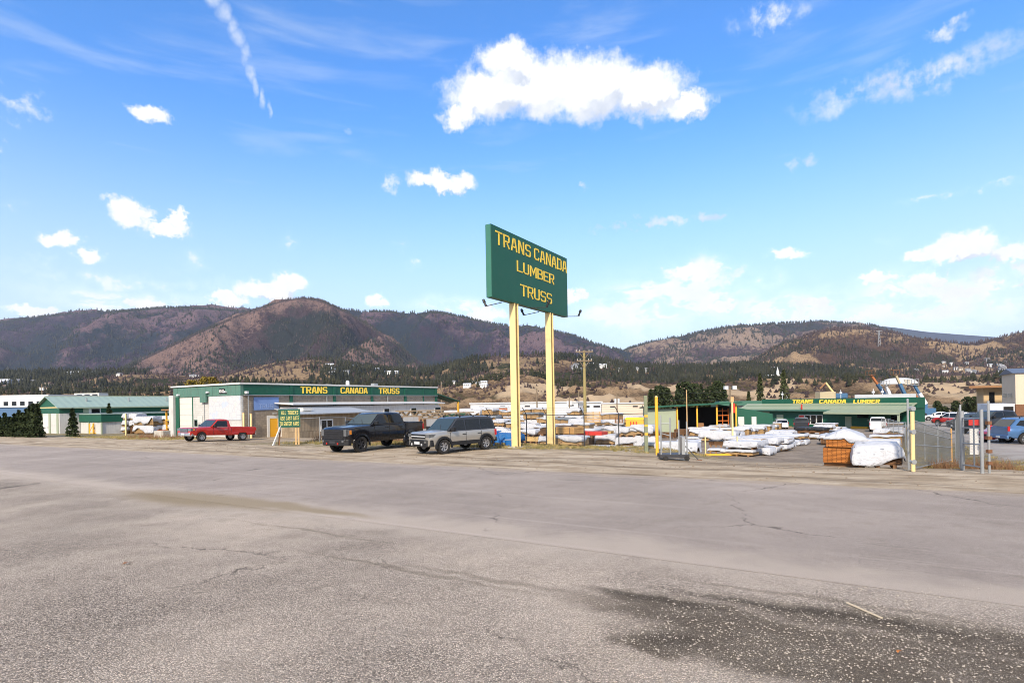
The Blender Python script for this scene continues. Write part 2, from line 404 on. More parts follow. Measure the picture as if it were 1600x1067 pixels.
def fore_patches(n, co):
    gray = n.noise(co, 14, 5, .7); brown = n.mix(gray, (.035, .027, .018), (.12, .094, .066))
    brown = n.mix(n.m('MULTIPLY', n.sstep(n.noise(co, 90, 4, .7), .45, .62), .6), brown, (.17, .135, .10))
    for sc_, lo_, k_ in ((62, .80, .9), (110, .45, .9)):
        vv = n.n('ShaderNodeTexVoronoi'); n.set(vv.inputs['Vector'], co); vv.inputs['Scale'].default_value = sc_; sc3 = n.n('ShaderNodeSeparateColor'); n.set(sc3.inputs[0], vv.outputs['Color'])
        peb = n.mix(sc3.outputs[1], (.10, .082, .062), (.46, .40, .33)); brown = n.mix(n.m('MULTIPLY', n.m('MULTIPLY', n.sstep(sc3.outputs[0], lo_, lo_+.05), n.sstep(vv.outputs['Distance'], .48, .36)), n.m('MULTIPLY', n.sstep(n.noise(co, 1.5, 5, .65), .42, .58), k_)), brown, peb)
    m1 = colmask(n, co, pt_blobs([(1180,985,2.4,.55),(1060,945,1.2,.30),(1420,985,2.2,.45),(1030,1010,.55,.30),(1250,1030,2.0,.6),(1500,1040,1.6,.5),(1120,960,1.5,.3)]), 1.15, .45, .8, 1.3)
    m2 = colmask(n, co, pt_blobs([(1045,1000,.42,.20),(1010,935,1.0,.10),(1250,955,2.0,.12)]), 1.2, .3, .5, 1.5)
    m3 = tan_mask(n, co)
    m4 = colmask(n, co, pt_blobs([(640,893,2.8,.07),(760,905,1.6,.10),(480,830,2.5,.06),(1300,940,2.4,.07)]), 1.2, .3, .5, 1.0)
    mp = n.n('ShaderNodeMapping'); n.set(mp.inputs[0], co); mp.inputs['Rotation'].default_value = (0, 0, -ANG_S); sp = n.n('ShaderNodeSeparateXYZ'); n.set(sp.inputs[0], mp.outputs[0])
    tw = n.m('ADD', sp.outputs[1], n.m('MULTIPLY', n.m('SUBTRACT', n.noise(co, .8, 6, .65), .5), 2.2)); me_ = n.sstep(tw, 6.9, 8.2)
    return [((.52, .44, .365), n.m('MULTIPLY', me_, .65)), (brown, n.m('MULTIPLY', m1, .88)), ((.035, .028, .020), n.m('MULTIPLY', m2, .5)), ((.30, .235, .15), n.m('MULTIPLY', m3, .95)), ((.17, .14, .10), n.m('MULTIPLY', m4, .45))]
FORE = asphalt_mat('old_asphalt', (.71, .59, .475), (.78, .67, .55), 62, fore_patches)
ROAD = asphalt_mat('road_asphalt', (.475, .40, .345), (.64, .55, .475), 95, lambda n, co: [((.30, .235, .15), n.m('MULTIPLY', tan_mask(n, co), .85))], amp=.60, lanes=True)

def ground_mat():
    m, n, b = newmat('dirt_ground')
    co = n.n('ShaderNodeTexCoord').outputs['Object']
    mp = n.n('ShaderNodeMapping'); n.set(mp.inputs[0], co); mp.inputs['Rotation'].default_value = (0, 0, -ANG_S)
    sv = n.vm('MULTIPLY', mp.outputs[0], (.10, .8, 1))
    c = n.mix(n.sstep(n.noise(co, .8, 6, .65), .3, .7), (.30, .23, .155), (.46, .375, .275))
    c = n.mix(n.m('MULTIPLY', n.sstep(n.noise(sv, 1.2, 6, .65, .6), .47, .62), .75), c, (.16, .12, .08))
    c = n.mix(n.m('MULTIPLY', n.sstep(n.noise(sv, 2.7, 6, .6), .52, .66), .6), c, (.54, .455, .35))
    # paved yard beyond the shoulder
    sp = n.n('ShaderNodeSeparateXYZ'); n.set(sp.inputs[0], mp.outputs[0]); S, T = sp.outputs[0], sp.outputs[1]
    Tn = n.m('ADD', T, n.m('MULTIPLY', n.m('SUBTRACT', n.noise(co, .35, 5, .6), .5), 5.0))
    Sn = n.m('ADD', S, n.m('MULTIPLY', n.m('SUBTRACT', n.noise(co, .5, 5, .6), .5), 3.0))
    yardc = n.mix(n.sstep(n.noise(co, .6, 6, .7), .3, .7), (.165, .130, .100), (.29, .24, .19))
    yardc = n.mix(n.m('MULTIPLY', n.sstep(n.noise(co, 4, 5, .7), .5, .7), .4), yardc, (.09, .075, .062))
    c = n.mix(n.m('MULTIPLY', n.sstep(Tn, 27, 33), n.sstep(S, -34, -28)), c, yardc)
    lotc = n.mix(n.sstep(n.noise(co, .5, 6, .7), .3, .7), (.28, .245, .22), (.37, .335, .30))
    c = n.mix(n.m('MULTIPLY', n.sstep(Tn, 22, 27), n.sstep(S, 4.5, 6.0)), c, lotc)
    # dry grass: fence bank, gate bank, left verge
    gn = n.mix(n.noise(co, 9, 5, .7), (.075, .078, .022), (.22, .17, .075))
    g1 = n.m('MULTIPLY', n.sstep(Tn, 24.0, 25.8), n.m('MULTIPLY', n.sstep(Tn, 32, 29.5), n.m('MULTIPLY', n.sstep(Sn, -27, -21), n.sstep(Sn, -4.8, -7.2))))
    g2 = n.m('MULTIPLY', n.sstep(Tn, 25.5, 27), n.m('MULTIPLY', n.sstep(Sn, 1.4, 2.4), n.m('MULTIPLY', n.sstep(Sn, 6.2, 4.8), n.sstep(T, 110, 80))))
    g3 = n.m('MULTIPLY', n.sstep(Sn, -52, -62), n.sstep(Tn, 24, 27))
    g4 = n.m('MULTIPLY', n.sstep(Tn, 23.0, 24.2), n.m('MULTIPLY', n.sstep(Tn, 29, 27), n.m('MULTIPLY', n.sstep(Sn, -40, -37), n.sstep(Sn, -22, -26))))
    gm = n.m('MULTIPLY', n.m('MAXIMUM', n.m('MAXIMUM', g1, g2), n.m('MAXIMUM', g3, g4)), n.sstep(n.noise(co, 2.2, 6, .7), .30, .56))
    c = n.mix(n.m('MULTIPLY', gm, .85), c, gn)
    far = n.sstep(T, 130, 210); c = n.mix(far, c, n.mix(n.sstep(n.noise(co, .02, 6, .65), .4, .62), (.30, .235, .15), (.12, .095, .065)))
    n.set(b.inputs['Base Color'], c); b.inputs['Roughness'].default_value = .95; b.inputs['Specular IOR Level'].default_value = .15
    bp = n.n('ShaderNodeBump'); bp.inputs['Strength'].default_value = .9; bp.inputs['Distance'].default_value = .06
    n.set(bp.inputs['Height'], n.m('ADD', n.noise(co, 7, 8, .72), n.m('MULTIPLY', n.noise(co, 45, 3, .6), .25))); n.set(b.inputs['Normal'], bp)
    return m
def grid_st(name, S, T, mat, dz=0, jitter=None):
    SS, TT = np.meshgrid(S, T, indexing='ij')
    if jitter: TT = TT+jitter(SS, TT)
    Z = zst(SS, TT)+dz
    V = np.stack([SS*SA.x+TT*TA.x, SS*SA.y+TT*TA.y, Z], -1).reshape(-1, 3)
    a, b = len(S), len(T); i, j = np.meshgrid(np.arange(a-1), np.arange(b-1), indexing='ij'); k = (i*b+j).ravel()
    Fq = np.stack([k, k+b, k+b+1, k+1], -1)
    return mesh_np(name, V, Fq, mat, smooth=True)
_S = np.concatenate([[-6000,-4000,-2000,-1000,-500,-300,-200,-150,-120], np.arange(-100,-62,4), np.arange(-60,30.1,.75), np.arange(33,70,4), [80,100,150,300,600,1500,4000,6000]])
_T = np.concatenate([[-300,-100,-40,-20], np.arange(-12,16,2), np.arange(17,48,.5), np.arange(48,110,2), [115,125,140,160,200,250,300,400,600,1000,2000,4000,6000]])
tag(grid_st('ground', _S, _T, ground_mat()), kind='structure')
_S2 = np.concatenate([[-300,-150,-100], np.arange(-60,30.1,.5), [40,60,100,200]])
def edge(lo, hi, amp, f):
    def j(S, T):
        e = (fbm(S*f, T*0+3, 5)-.5)*2*amp
        return np.where(T >= hi-1e-6, e, 0)
    return j
tag(grid_st('forecourt', _S2, np.array([-60,-20,-8,0,4,8.6]), FORE, .012, edge(0, 8.6, .55, .30)), kind='structure')
tag(grid_st('road', _S2, np.array([8.0,9,11,13,15,16.9]), ROAD, .016, edge(0, 16.9, .32, .45)), kind='structure')

# ------------------------------------------------------------------ hills
def hillmat(name, tan, brown, green, t_amt, g_amt, sc, low=None, bumpd=12, pale=None):
    m, n, b = newmat(name)
    co = n.n('ShaderNodeTexCoord').outputs['Object']
    warp = n.vm('MULTIPLY', n.vm('SUBTRACT', n.noise(co, .0016*sc, 4, .6, out=1), (.5,.5,.5)), (500/sc,)*3); cw = n.vm('ADD', co, warp)
    rg = n.n('ShaderNodeAttribute'); rg.attribute_name = 'ridge'; rg = rg.outputs['Fac']
    a = n.noise(cw, .0035*sc, 9, .68); f = n.noise(co, .03*sc, 6, .75); g = n.noise(cw, .002*sc, 7, .62)
    sp = n.noise(co, .11*sc, 3, .8)
    c = n.mix(n.sstep(f, .3, .7), brown, tuple(x*1.9 for x in brown))
    tm = n.sstep(n.m('ADD', n.m('ADD', n.m('MULTIPLY', a, .45), n.m('MULTIPLY', rg, .42)), n.m('MULTIPLY', f, .42)), .76-t_amt*.3, .86-t_amt*.3)  # tan ridges, darker gullies: vegetation colour that also stands in for relief shading
    c = n.mix(tm, c, n.mix(f, tan, tuple(x*.72 for x in tan)))
    gm = n.sstep(n.m('ADD', n.m('SUBTRACT', n.m('MULTIPLY', g, .8), n.m('MULTIPLY', n.m('SUBTRACT', rg, .55), .35)), n.m('MULTIPLY', f, .3)), .68-g_amt*.3, .76-g_amt*.3)
    c = n.mix(gm, c, n.mix(f, green, tuple(x*1.7 for x in green)))
    c = n.mix(n.m('MULTIPLY', n.sstep(sp, .50, .60), .55), c, tuple(x*.6 for x in brown))
    if pale: c = n.mix(n.m('MULTIPLY', colmask(n, co, pale, 1.05, .75, 26, .035), .7), c, n.mix(f, (.52,.40,.27), (.36,.27,.175)))
    n.set(b.inputs['Base Color'], c); b.inputs['Roughness'].default_value = 1; b.inputs['Specular IOR Level'].default_value = 0
    bp = n.n('ShaderNodeBump'); bp.inputs['Strength'].default_value = .8; bp.inputs['Distance'].default_value = bumpd; n.set(bp.inputs['Height'], n.m('ADD', a, n.m('MULTIPLY', f, .35)))
    n.set(b.inputs['Normal'], bp)
    return m
HILLS = {}
def hill(name, d0, d1, crest, mat, amp, sc, rows=70, step=4, prof=1.0, z0=-12, bump_crest=.12, aniso=1.0):
    xs = np.arange(crest[0][0], crest[-1][0]+1, step); cp = np.array(crest, float)
    ys = np.interp(xs, cp[:,0], cp[:,1])
    k = np.ones(5)/5; ys = np.convolve(np.pad(ys, 2, 'edge'), k, 'valid')
    dirs = np.array([[*direction(x, y)] for x, y in zip(xs, ys)])
    us = np.concatenate([np.linspace(0, 1, rows), [1.04, 1.1, 1.18]])
    D = d0+(d1-d0)*us
    X = dirs[:,0][:,None]*D[None,:]; Y = np.ones(len(xs))[:,None]*D[None,:]
    zc = CZ+dirs[:,2]*d1
    pu = np.where(us <= 1, np.clip(us, 0, 1)**prof, 1-(us-1)*1.2)
    pu = np.where(us <= 1, .35*pu+.65*(pu*pu*(3-2*pu)), pu)
    rn = ridged(X*sc/1000+3, Y*sc/1000*aniso+5, 6, .52); rn = rn-rn.mean()
    fn = fbm(X*sc/160, Y*sc/160, 4)-.5
    env = np.where(us <= 1, np.sin(np.pi*np.clip(us, 0, 1))**.8*(1-bump_crest)+bump_crest*us, .2)
    Z = z0+(zc[:,None]-z0)*pu[None,:]+amp*env[None,:]*(rn*2.0+fn*.35)
    # never stand above the outlined crest as seen from the road
    lim = CZ+dirs[:,2][:,None]*D[None,:]
    Z = np.where(us[None,:] < .97, np.minimum(Z, lim-.006*D[None,:]*(1-us[None,:])-.0), Z)
    V = np.stack([X, Y, Z], -1).reshape(-1, 3); a, b = len(xs), len(us)
    i, j = np.meshgrid(np.arange(a-1), np.arange(b-1), indexing='ij'); q = (i*b+j).ravel()
    o = mesh_np(name, V, np.stack([q, q+b, q+b+1, q+1], -1), mat, smooth=True)
    at = o.data.attributes.new('ridge', 'FLOAT', 'POINT'); at.data.foreach_set('value', (((rn-rn.min())/(rn.max()-rn.min())).ravel()).astype(np.float32))
    tag(o, kind='structure'); HILLS[name] = (xs, us, X, Y, Z)
    return o
BURN = (.034, .020, .026)
hill('distant_ridge', 6200, 7600, [(1240,512),(1300,505),(1360,508),(1400,512),(1450,519),(1500,523),(1560,527),(1650,530),(1720,532)], hillmat('ridge_far', (.05,.06,.09), (.03,.035,.05), (.03,.04,.05), .2, .5, .4), 60, .3, 20)  # blue haze of distance is put into the slope colours
hill('left_mountain', 2600, 5200, [(-160,520),(-60,512),(0,505),(50,497),(100,492),(150,488),(200,486),(250,482),(300,481),(340,484),(380,487),(420,488),(500,484),(545,485),(600,487),(680,487),(720,495),(760,505),(800,510),(850,514),(900,525),(940,540),(975,547),(1010,556),(1060,575)],
     hillmat('burnt_mountain', (.14,.092,.100), (.024,.016,.027), (.010,.016,.020), .28, .60, 1.0, bumpd=30), 300, 1.15, rows=100)
hill('right_mountain', 2900, 5000, [(900,582),(940,563),(980,546),(1020,533),(1080,521),(1130,513),(1200,507),(1270,503),(1320,505),(1370,510),(1420,530),(1480,560)],
     hillmat('burnt_mountain_grassy', (.26,.19,.14), (.038,.025,.027), (.018,.020,.02), .34, .36, 1.3, bumpd=24), 220, 1.4, rows=90)
hill('central_mountain', 1900, 3500, [(60,612),(130,600),(180,582),(230,558),(300,525),(370,495),(400,484),(440,471),(470,466),(500,470),(540,488),(590,520),(630,546),(660,570),(700,592),(740,612)],
     hillmat('burnt_slope', (.20,.13,.108), (.034,.022,.024), (.014,.018,.016), .34, .44, 1.6, bumpd=20), 210, 1.9, rows=110)
hill('right_hill', 1300, 2400, [(1120,592),(1150,580),(1180,562),(1220,538),(1270,521),(1310,514),(1350,514),(1400,521),(1440,529),(1480,534),(1520,536),(1560,527),(1600,521),(1660,512),(1760,505)],
     hillmat('grassy_hill', (.32,.225,.135), (.052,.033,.025), (.022,.023,.014), .40, .32, 2.4, bumpd=11), 95, 3.1, rows=90)
hill('foothills', 800, 1500, [(-160,596),(-60,590),(0,586),(80,583),(200,584),(300,588),(350,587),(400,574),(440,566),(480,562),(520,566),(560,576),(620,582),(670,580),(700,572),(740,563),(790,560),(850,557),(900,560),(950,566),(990,574),(1040,575),(1100,577),(1160,573),(1200,573),(1260,576),(1320,582),(1400,590),(1480,586),(1540,580),(1600,572),(1680,565),(1760,560)],
     hillmat('foothill_ground', (.27,.19,.115), (.055,.037,.025), (.022,.026,.013), .42, .45, 4.5, bumpd=4), 26, 5.0)
hill('gravel_benches', 330, 640, [(-160,612),(0,611),(60,613),(160,614),(240,612),(300,604),(380,596),(450,604),(520,600),(600,606),(690,604),(740,598),(780,590),(815,583),(842,586),(870,600),(900,596),(940,594),(1000,598),(1050,599),(1100,597),(1150,594),(1200,590),(1260,590),(1330,592),(1400,594),(1450,596),(1490,597),(1530,591),(1600,587),(1680,584),(1760,580)],
     hillmat('gravel_ground', (.31,.215,.13), (.080,.055,.036), (.045,.038,.022), .22, .50, 14, bumpd=1.8, pale=[(*AT(px_, Y_).xy, a_, c_) for px_, Y_, a_, c_ in ((1500,470,38,120),(1205,440,10,90),(1232,520,12,110),(838,480,16,60),(905,430,34,28),(960,400,30,20),(1040,520,40,24),(1130,450,34,20),(1570,470,30,60))]), 11, 22, rows=90, z0=-5)

# ------------------------------------------------------------------ far woods (uncountable)
def leafmat(name, lo, hi, sc=.6, rough=.85):
    m, n, b = newmat(name)
    co = n.n('ShaderNodeTexCoord').outputs['Object']
    n.set(b.inputs['Base Color'], n.mix(n.sstep(n.noise(co, sc, 4, .7), .3, .7), lo, hi))
    b.inputs['Roughness'].default_value = rough; b.inputs['Specular IOR Level'].default_value = .15
    return m
PINE = leafmat('pine_needles_far', (.010, .013, .007), (.042, .041, .021), .02)
SNAG = leafmat('bare_wood_far', (.034, .022, .021), (.085, .058, .050), .02)
def cones(P, H, Rr, name, mat, n=5):
    N = len(P); ang = np.arange(n)*2*np.pi/n
    vs = []; fs = []; off = 0
    rot = rng.random(N)*6.28
    ring = lambda z, r: np.stack([P[:,0,None]+Rr[:,None]*r*np.cos(ang+rot[:,None]), P[:,1,None]+Rr[:,None]*r*np.sin(ang+rot[:,None]), np.broadcast_to((P[:,2]+H*z)[:,None], (N, n))], -1)
    lean = (rng.random((N,2))-.5)*.12*H[:,None]
    for (z, r, ztop) in ((.10, 1.0, .68), (.42, .68, 1.0)):
        rg = ring(z, r); apex = np.stack([P[:,0]+lean[:,0], P[:,1]+lean[:,1], P[:,2]+H*ztop], -1)[:,None,:]
        blk = np.concatenate([rg, apex], 1).reshape(-1, 3); base = off+np.arange(N)[:,None]*(n+1)
        for k in range(n): fs.append(np.concatenate([base+k, base+(k+1)%n, base+n], 1))
        vs.append(blk); off += N*(n+1)
    return mesh_np(name, np.concatenate(vs), np.concatenate(fs), mat)
def scatter(name, N, h, r, dens, u0=0.0, u1=1.0, x0=-200, x1=1800, mat=PINE, obj='forest', label=None, pbias=1.0, nsc=1.0, thr=.5):
    xs, us, X, Y, Z = HILLS[name]; a, b = len(xs), len(us)
    i = rng.random(N*6)*(a-1); u = u0+(u1-u0)*rng.random(N*6)**pbias; j = u*(np.sum(us <= 1)-1)
    px = np.interp(i, np.arange(a), xs)
    i0 = np.floor(i).astype(int); j0 = np.minimum(np.floor(j).astype(int), b-2); fi = (i-i0); fj = (j-j0)
    def bl(A): return (A[i0,j0]*(1-fi)+A[np.minimum(i0+1,a-1),j0]*fi)*(1-fj)+(A[i0,j0+1]*(1-fi)+A[np.minimum(i0+1,a-1),j0+1]*fi)*fj
    x, y, z = bl(X), bl(Y), bl(Z)
    nn = fbm(x*nsc/260+40, y*nsc/260+11, 5, .6)
    ok = (nn+dens(px, u)*.5 > thr+.09*rng.random(N*6)-.03) & (px > x0) & (px < x1)
    idx = np.flatnonzero(ok)[:N]
    P = np.stack([x, y, z], -1)[idx]; H = h*(.55+.8*rng.random(len(idx))); RR = H*r*(.8+.5*rng.random(len(idx)))
    o = cones(P, H, RR, obj, mat)
    return tag(o, label, 'forest', kind='stuff')
scatter('foothills', 7000, 8, .30, lambda p, u: .45+0*u, mat=SNAG, thr=.55, obj='scrub', label='brown bare scrub between the pines on the foothills', nsc=2)
scatter('foothills', 16000, 15, .22, lambda p, u: .25+.28*np.sin(p*.011+1)+.2*u, label='dark pine woods covering the foothills below the mountains', thr=.62)
scatter('central_mountain', 11000, 17, .18, lambda p, u: .35-.3*u, label='burnt and surviving pines on the central peak', mat=PINE, thr=.62)
scatter('central_mountain', 9000, 14, .12, lambda p, u: .4+0*u, label='bare burnt trunks on the slopes of the central peak', mat=SNAG, thr=.55, obj='burnt_forest')
scatter('left_mountain', 15000, 22, .20, lambda p, u: .42+.25*(u>.93), label='dark pine woods on the long left mountain', thr=.60)
scatter('right_mountain', 8000, 22, .20, lambda p, u: .25+.2*(u>.9)+.1*u, label='sparse pines on the right mountain with pale rock', thr=.60)
scatter('right_hill', 9000, 13, .16, lambda p, u: .40+0*u, label='bare burnt woods on the brown right hill', mat=SNAG, thr=.55, obj='burnt_forest')
scatter('right_hill', 5000, 13, .22, lambda p, u: .45-.5*u, label='pine woods low on the brown right hill', thr=.60)
scatter('gravel_benches', 3200, 2.6, .55, lambda p, u: .22+.2*u, u0=.2, mat=SNAG, obj='scrub', label='low brown scrub over the gravel benches', thr=.62, nsc=6)
scatter('gravel_benches', 1700, 7, .30, lambda p, u: np.where(p < 640, .45, np.where(p > 1150, .12, .18))+.25*u, u0=.55, label='scrub and pines along the top of the gravel benches', thr=.66, nsc=5)
# ------------------------------------------------------------------ shared materials
M = {}
M['green'] = pm('green_paint', (.007,.082,.048), .55, var=.2, dirt=.12)
M['green_rib'] = pm('faded_green_cladding', (.075,.175,.135), .6, var=.25, vs=1.5, dirt=.25, ribs=5, streak=.4, ribamp=.5)
M['green_rib_y'] = pm('green_cladding', (.008,.075,.045), .55, var=.2, vs=1.2, dirt=.15, ribs=3, ribaxis=1, ribamp=.5)
M['mint'] = pm('mint_metal_roof', (.25,.335,.29), .5, var=.10, vs=.8, ribs=2.5, ribaxis=1, ribamp=.5, dirt=.15)
M['olive'] = pm('pale_olive_metal', (.24,.28,.19), .55, var=.12, vs=.8, ribs=3, ribaxis=0, ribamp=.6, dirt=.15)
M['olive_flat'] = pm('pale_olive_paint', (.30,.34,.24), .55, var=.1, vs=.8, dirt=.12)
M['white'] = pm('white_paint', (.60,.59,.56), .55, var=.06, vs=1.5, dirt=.12)
M['white_wall'] = pm('white_wall_paint', (.54,.53,.50), .75, var=.10, vs=.7, dirt=.25, streak=.35)
M['white_metal'] = pm('white_metal', (.58,.59,.60), .4, var=.08, vs=2, dirt=.1)
M['cream'] = pm('cream_paint', (.74,.56,.26), .5, var=.12, vs=1.2, dirt=.18, streak=.15)
M['yellow'] = pm('yellow_paint', (.78,.40,.035), .5, var=.15, vs=2, dirt=.15)
M['lettering'] = pm('yellow_lettering', (.86,.60,.07), .6, var=.08, vs=3, dirt=.08)
M['door_yellow'] = pm('yellow_door_paint', (.72,.36,.015), .5, var=.08)
M['black'] = pm('black_plastic', (.012,.012,.013), .5, var=.2)
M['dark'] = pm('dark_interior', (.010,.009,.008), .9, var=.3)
M['steel'] = pm('galvanised_steel', (.36,.37,.37), .45, metal=.5, var=.15, vs=6, dirt=.2)
M['steel_dark'] = pm('dark_steel', (.055,.055,.06), .5, metal=.5, var=.3, vs=6)
M['rust'] = pm('rusty_steel', (.17,.08,.04), .85, var=.35, vs=8)
M['wood_pole'] = pm('weathered_pole', (.20,.15,.10), .9, var=.3, vs=5, bump=.4)
M['wood_new'] = pm('pale_timber', (.56,.36,.17), .8, var=.25, vs=4)
M['wood_brown'] = pm('brown_timber', (.27,.14,.065), .85, var=.3, vs=4)
M['concrete'] = pm('concrete', (.45,.42,.36), .9, var=.15, vs=2, bump=.3, dirt=.25)
M['blue_panel'] = pm('blue_sign_paint', (.17,.27,.52), .6, var=.06, vs=2, dirt=.1)
M['tin'] = pm('grey_tin_roof', (.36,.38,.40), .45, metal=.2, var=.12, vs=1, ribs=5, ribaxis=1, ribamp=.4, dirt=.2)
M['beige'] = pm('beige_metal_cladding', (.56,.46,.34), .55, var=.06, vs=.6, ribs=3, ribaxis=0, ribamp=.4)
M['beige_y'] = pm('beige_metal_cladding_side', (.46,.40,.32), .55, var=.06, vs=.6, ribs=3, ribaxis=1, ribamp=.4)
M['red'] = pm('red_paint', (.55,.03,.02), .5)
M['blue'] = pm('blue_paint', (.02,.14,.42), .45, var=.15)
M['orange'] = pm('orange_paint', (.65,.16,.02), .5, var=.15)
def glassmat(name, col=(.006,.008,.010), rough=.05):
    m, n, b = newmat(name); b.inputs['Base Color'].default_value = (*col, 1); b.inputs['Roughness'].default_value = rough
    b.inputs['Specular IOR Level'].default_value = .5; return m
M['glass'] = glassmat('window_glass'); M['glass_light'] = glassmat('windshield_glass', (.035,.05,.05), .05)
def brickmat(name, c1, c2, mortar, w, h, m_size, ax=0, dirt=.4, bump=.3, rot=False):
    m, n, b = newmat(name)
    co = n.n('ShaderNodeTexCoord').outputs['Object']; sp = n.n('ShaderNodeSeparateXYZ'); n.set(sp.inputs[0], co)
    cb = n.n('ShaderNodeCombineXYZ'); n.set(cb.inputs[0], n.m('ADD', sp.outputs[0], sp.outputs[1])); n.set(cb.inputs[1], sp.outputs[2])
    br = n.n('ShaderNodeTexBrick'); n.set(br.inputs['Vector'], cb); br.inputs['Scale'].default_value = 1
    br.inputs['Brick Width'].default_value = w; br.inputs['Row Height'].default_value = h; br.inputs['Mortar Size'].default_value = m_size
    br.inputs['Color1'].default_value = (*c1, 1); br.inputs['Color2'].default_value = (*c2, 1); br.inputs['Mortar'].default_value = (*mortar, 1)
    st_ = n.vm('MULTIPLY', co, (1.2, 1.2, .5)); d = n.sstep(n.noise(st_, 1.3, 6, .65), .42, .72)
    c = n.mix(n.m('MULTIPLY', d, dirt), br.outputs[0], tuple(x*.45 for x in c1))
    hz = n.noise(n.vm('MULTIPLY', co, (.4, .4, 5)), 1.5, 4, .6); c = n.mix(n.m('MULTIPLY', n.sstep(hz, .45, .65), dirt*.6), c, tuple(x*.6 for x in c2))
    n.set(b.inputs['Base Color'], c); b.inputs['Roughness'].default_value = .92; b.inputs['Specular IOR Level'].default_value = .2
    bp = n.n('ShaderNodeBump'); bp.inputs['Distance'].default_value = .02; bp.inputs['Strength'].default_value = bump; n.set(bp.inputs['Height'], n.m('SUBTRACT', 1.0, br.outputs['Fac'])); n.set(b.inputs['Normal'], bp)
    return m
M['block'] = brickmat('concrete_block', (.34,.285,.22), (.26,.215,.17), (.18,.15,.12), .4, .2, .012)
M['white_block'] = brickmat('painted_block', (.54,.53,.50), (.48,.47,.44), (.33,.32,.30), .4, .2, .008, dirt=.25)
M['planks'] = brickmat('plank_wall', (.34,.26,.17), (.26,.20,.13), (.07,.05,.035), .16, 3.0, .012, dirt=.5)

# ------------------------------------------------------------------ measuring helpers: photo pixel on a vertical plane of the road frame
def onT(px, py, t0):
    r = direction(px, py); k = r.x
    s = (k*.847-.532)*t0/(.847+.532*k); Y = -.532*s+.847*t0
    return s, CZ+r.z*Y
def onS(px, py, s0):
    r = direction(px, py); k = r.x
    t = -s0*(.847+.532*k)/(.532-.847*k); Y = -.532*s0+.847*t
    return t, CZ+r.z*Y
Z1 = lambda x, y: (x/5.714, 560+y/5.714)
Z2 = lambda x, y: (240+x/5.714, 570+y/5.714)
Z3 = lambda x, y: (480+x/5.333, 570+y/5.333)
Z4 = lambda x, y: (740+x/5.714, 580+y/5.714)
Z5 = lambda x, y: (980+x/5.714, 580+y/5.714)
Z6 = lambda x, y: (1140+x/5.333, 570+y/5.333)
Z7 = lambda x, y: (1340+x/5.335, 560+y/5.335)

# ------------------------------------------------------------------ stroke lettering
GL = {
 'T': (4, [[(0,5.45),(4,5.45)], [(2,4.9),(2,0)]]),
 'R': (4, [[(.55,0),(.55,5.45),(3,5.45),(3.45,5),(3.45,3.3),(3,2.85),(1.1,2.85)], [(2.1,2.3),(3.5,0)]]),
 'A': (4, [[(.4,0),(1.55,5.45),(2.45,5.45),(3.6,0)], [(1.25,1.9),(2.75,1.9)]]),
 'N': (4, [[(.55,0),(.55,6)], [(3.45,0),(3.45,6)], [(.9,5.7),(3.1,.3)]]),
 'S': (4, [[(.4,1.5),(.95,.55),(3,.55),(3.45,1),(3.45,2.5),(3,2.95),(1,2.95),(.55,3.4),(.55,5),(1,5.45),(3.1,5.45),(3.6,4.6)]]),
 'C': (4, [[(3.6,4.4),(3.1,5.45),(1.1,5.45),(.55,4.9),(.55,1.1),(1.1,.55),(3.1,.55),(3.6,1.6)]]),
 'D': (4, [[(.55,0),(.55,6)], [(1.1,5.45),(2.9,5.45),(3.45,4.9),(3.45,1.1),(2.9,.55),(1.1,.55)]]),
 'L': (3.8, [[(.55,6),(.55,.55),(3.6,.55)]]),
 'U': (4, [[(.55,6),(.55,1.1),(1.1,.55),(2.9,.55),(3.45,1.1),(3.45,6)]]),
 'M': (4.8, [[(.55,0),(.55,6)], [(4.25,0),(4.25,6)], [(.9,5.6),(2.4,2.0),(3.9,5.6)]]),
 'B': (4, [[(.55,0),(.55,6)], [(1.1,5.45),(2.9,5.45),(3.35,5),(3.35,3.5),(2.9,3.05),(1.1,3.05)], [(3.0,2.75),(3.5,2.4),(3.5,1),(3.05,.55),(1.1,.55)]]),
 'E': (3.9, [[(3.7,5.45),(.55,5.45),(.55,.55),(3.7,.55)], [(1.1,3),(3.2,3)]]),
 'K': (4, [[(.55,0),(.55,6)], [(3.5,6),(1.1,3.1)], [(1.5,3.0),(3.6,0)]]),
 'G': (4, [[(3.6,4.4),(3.1,5.45),(1.1,5.45),(.55,4.9),(.55,1.1),(1.1,.55),(3.45,.55),(3.45,2.9),(2.1,2.9)]]),
 'O': (4, [[(.55,3),(.55,4.9),(1.1,5.45),(2.9,5.45),(3.45,4.9),(3.45,1.1),(2.9,.55),(1.1,.55),(.55,1.1),(.55,2.999)]]),
 'Y': (4, [[(.4,6),(2,3),(3.6,6)], [(2,2.6),(2,0)]]),
}
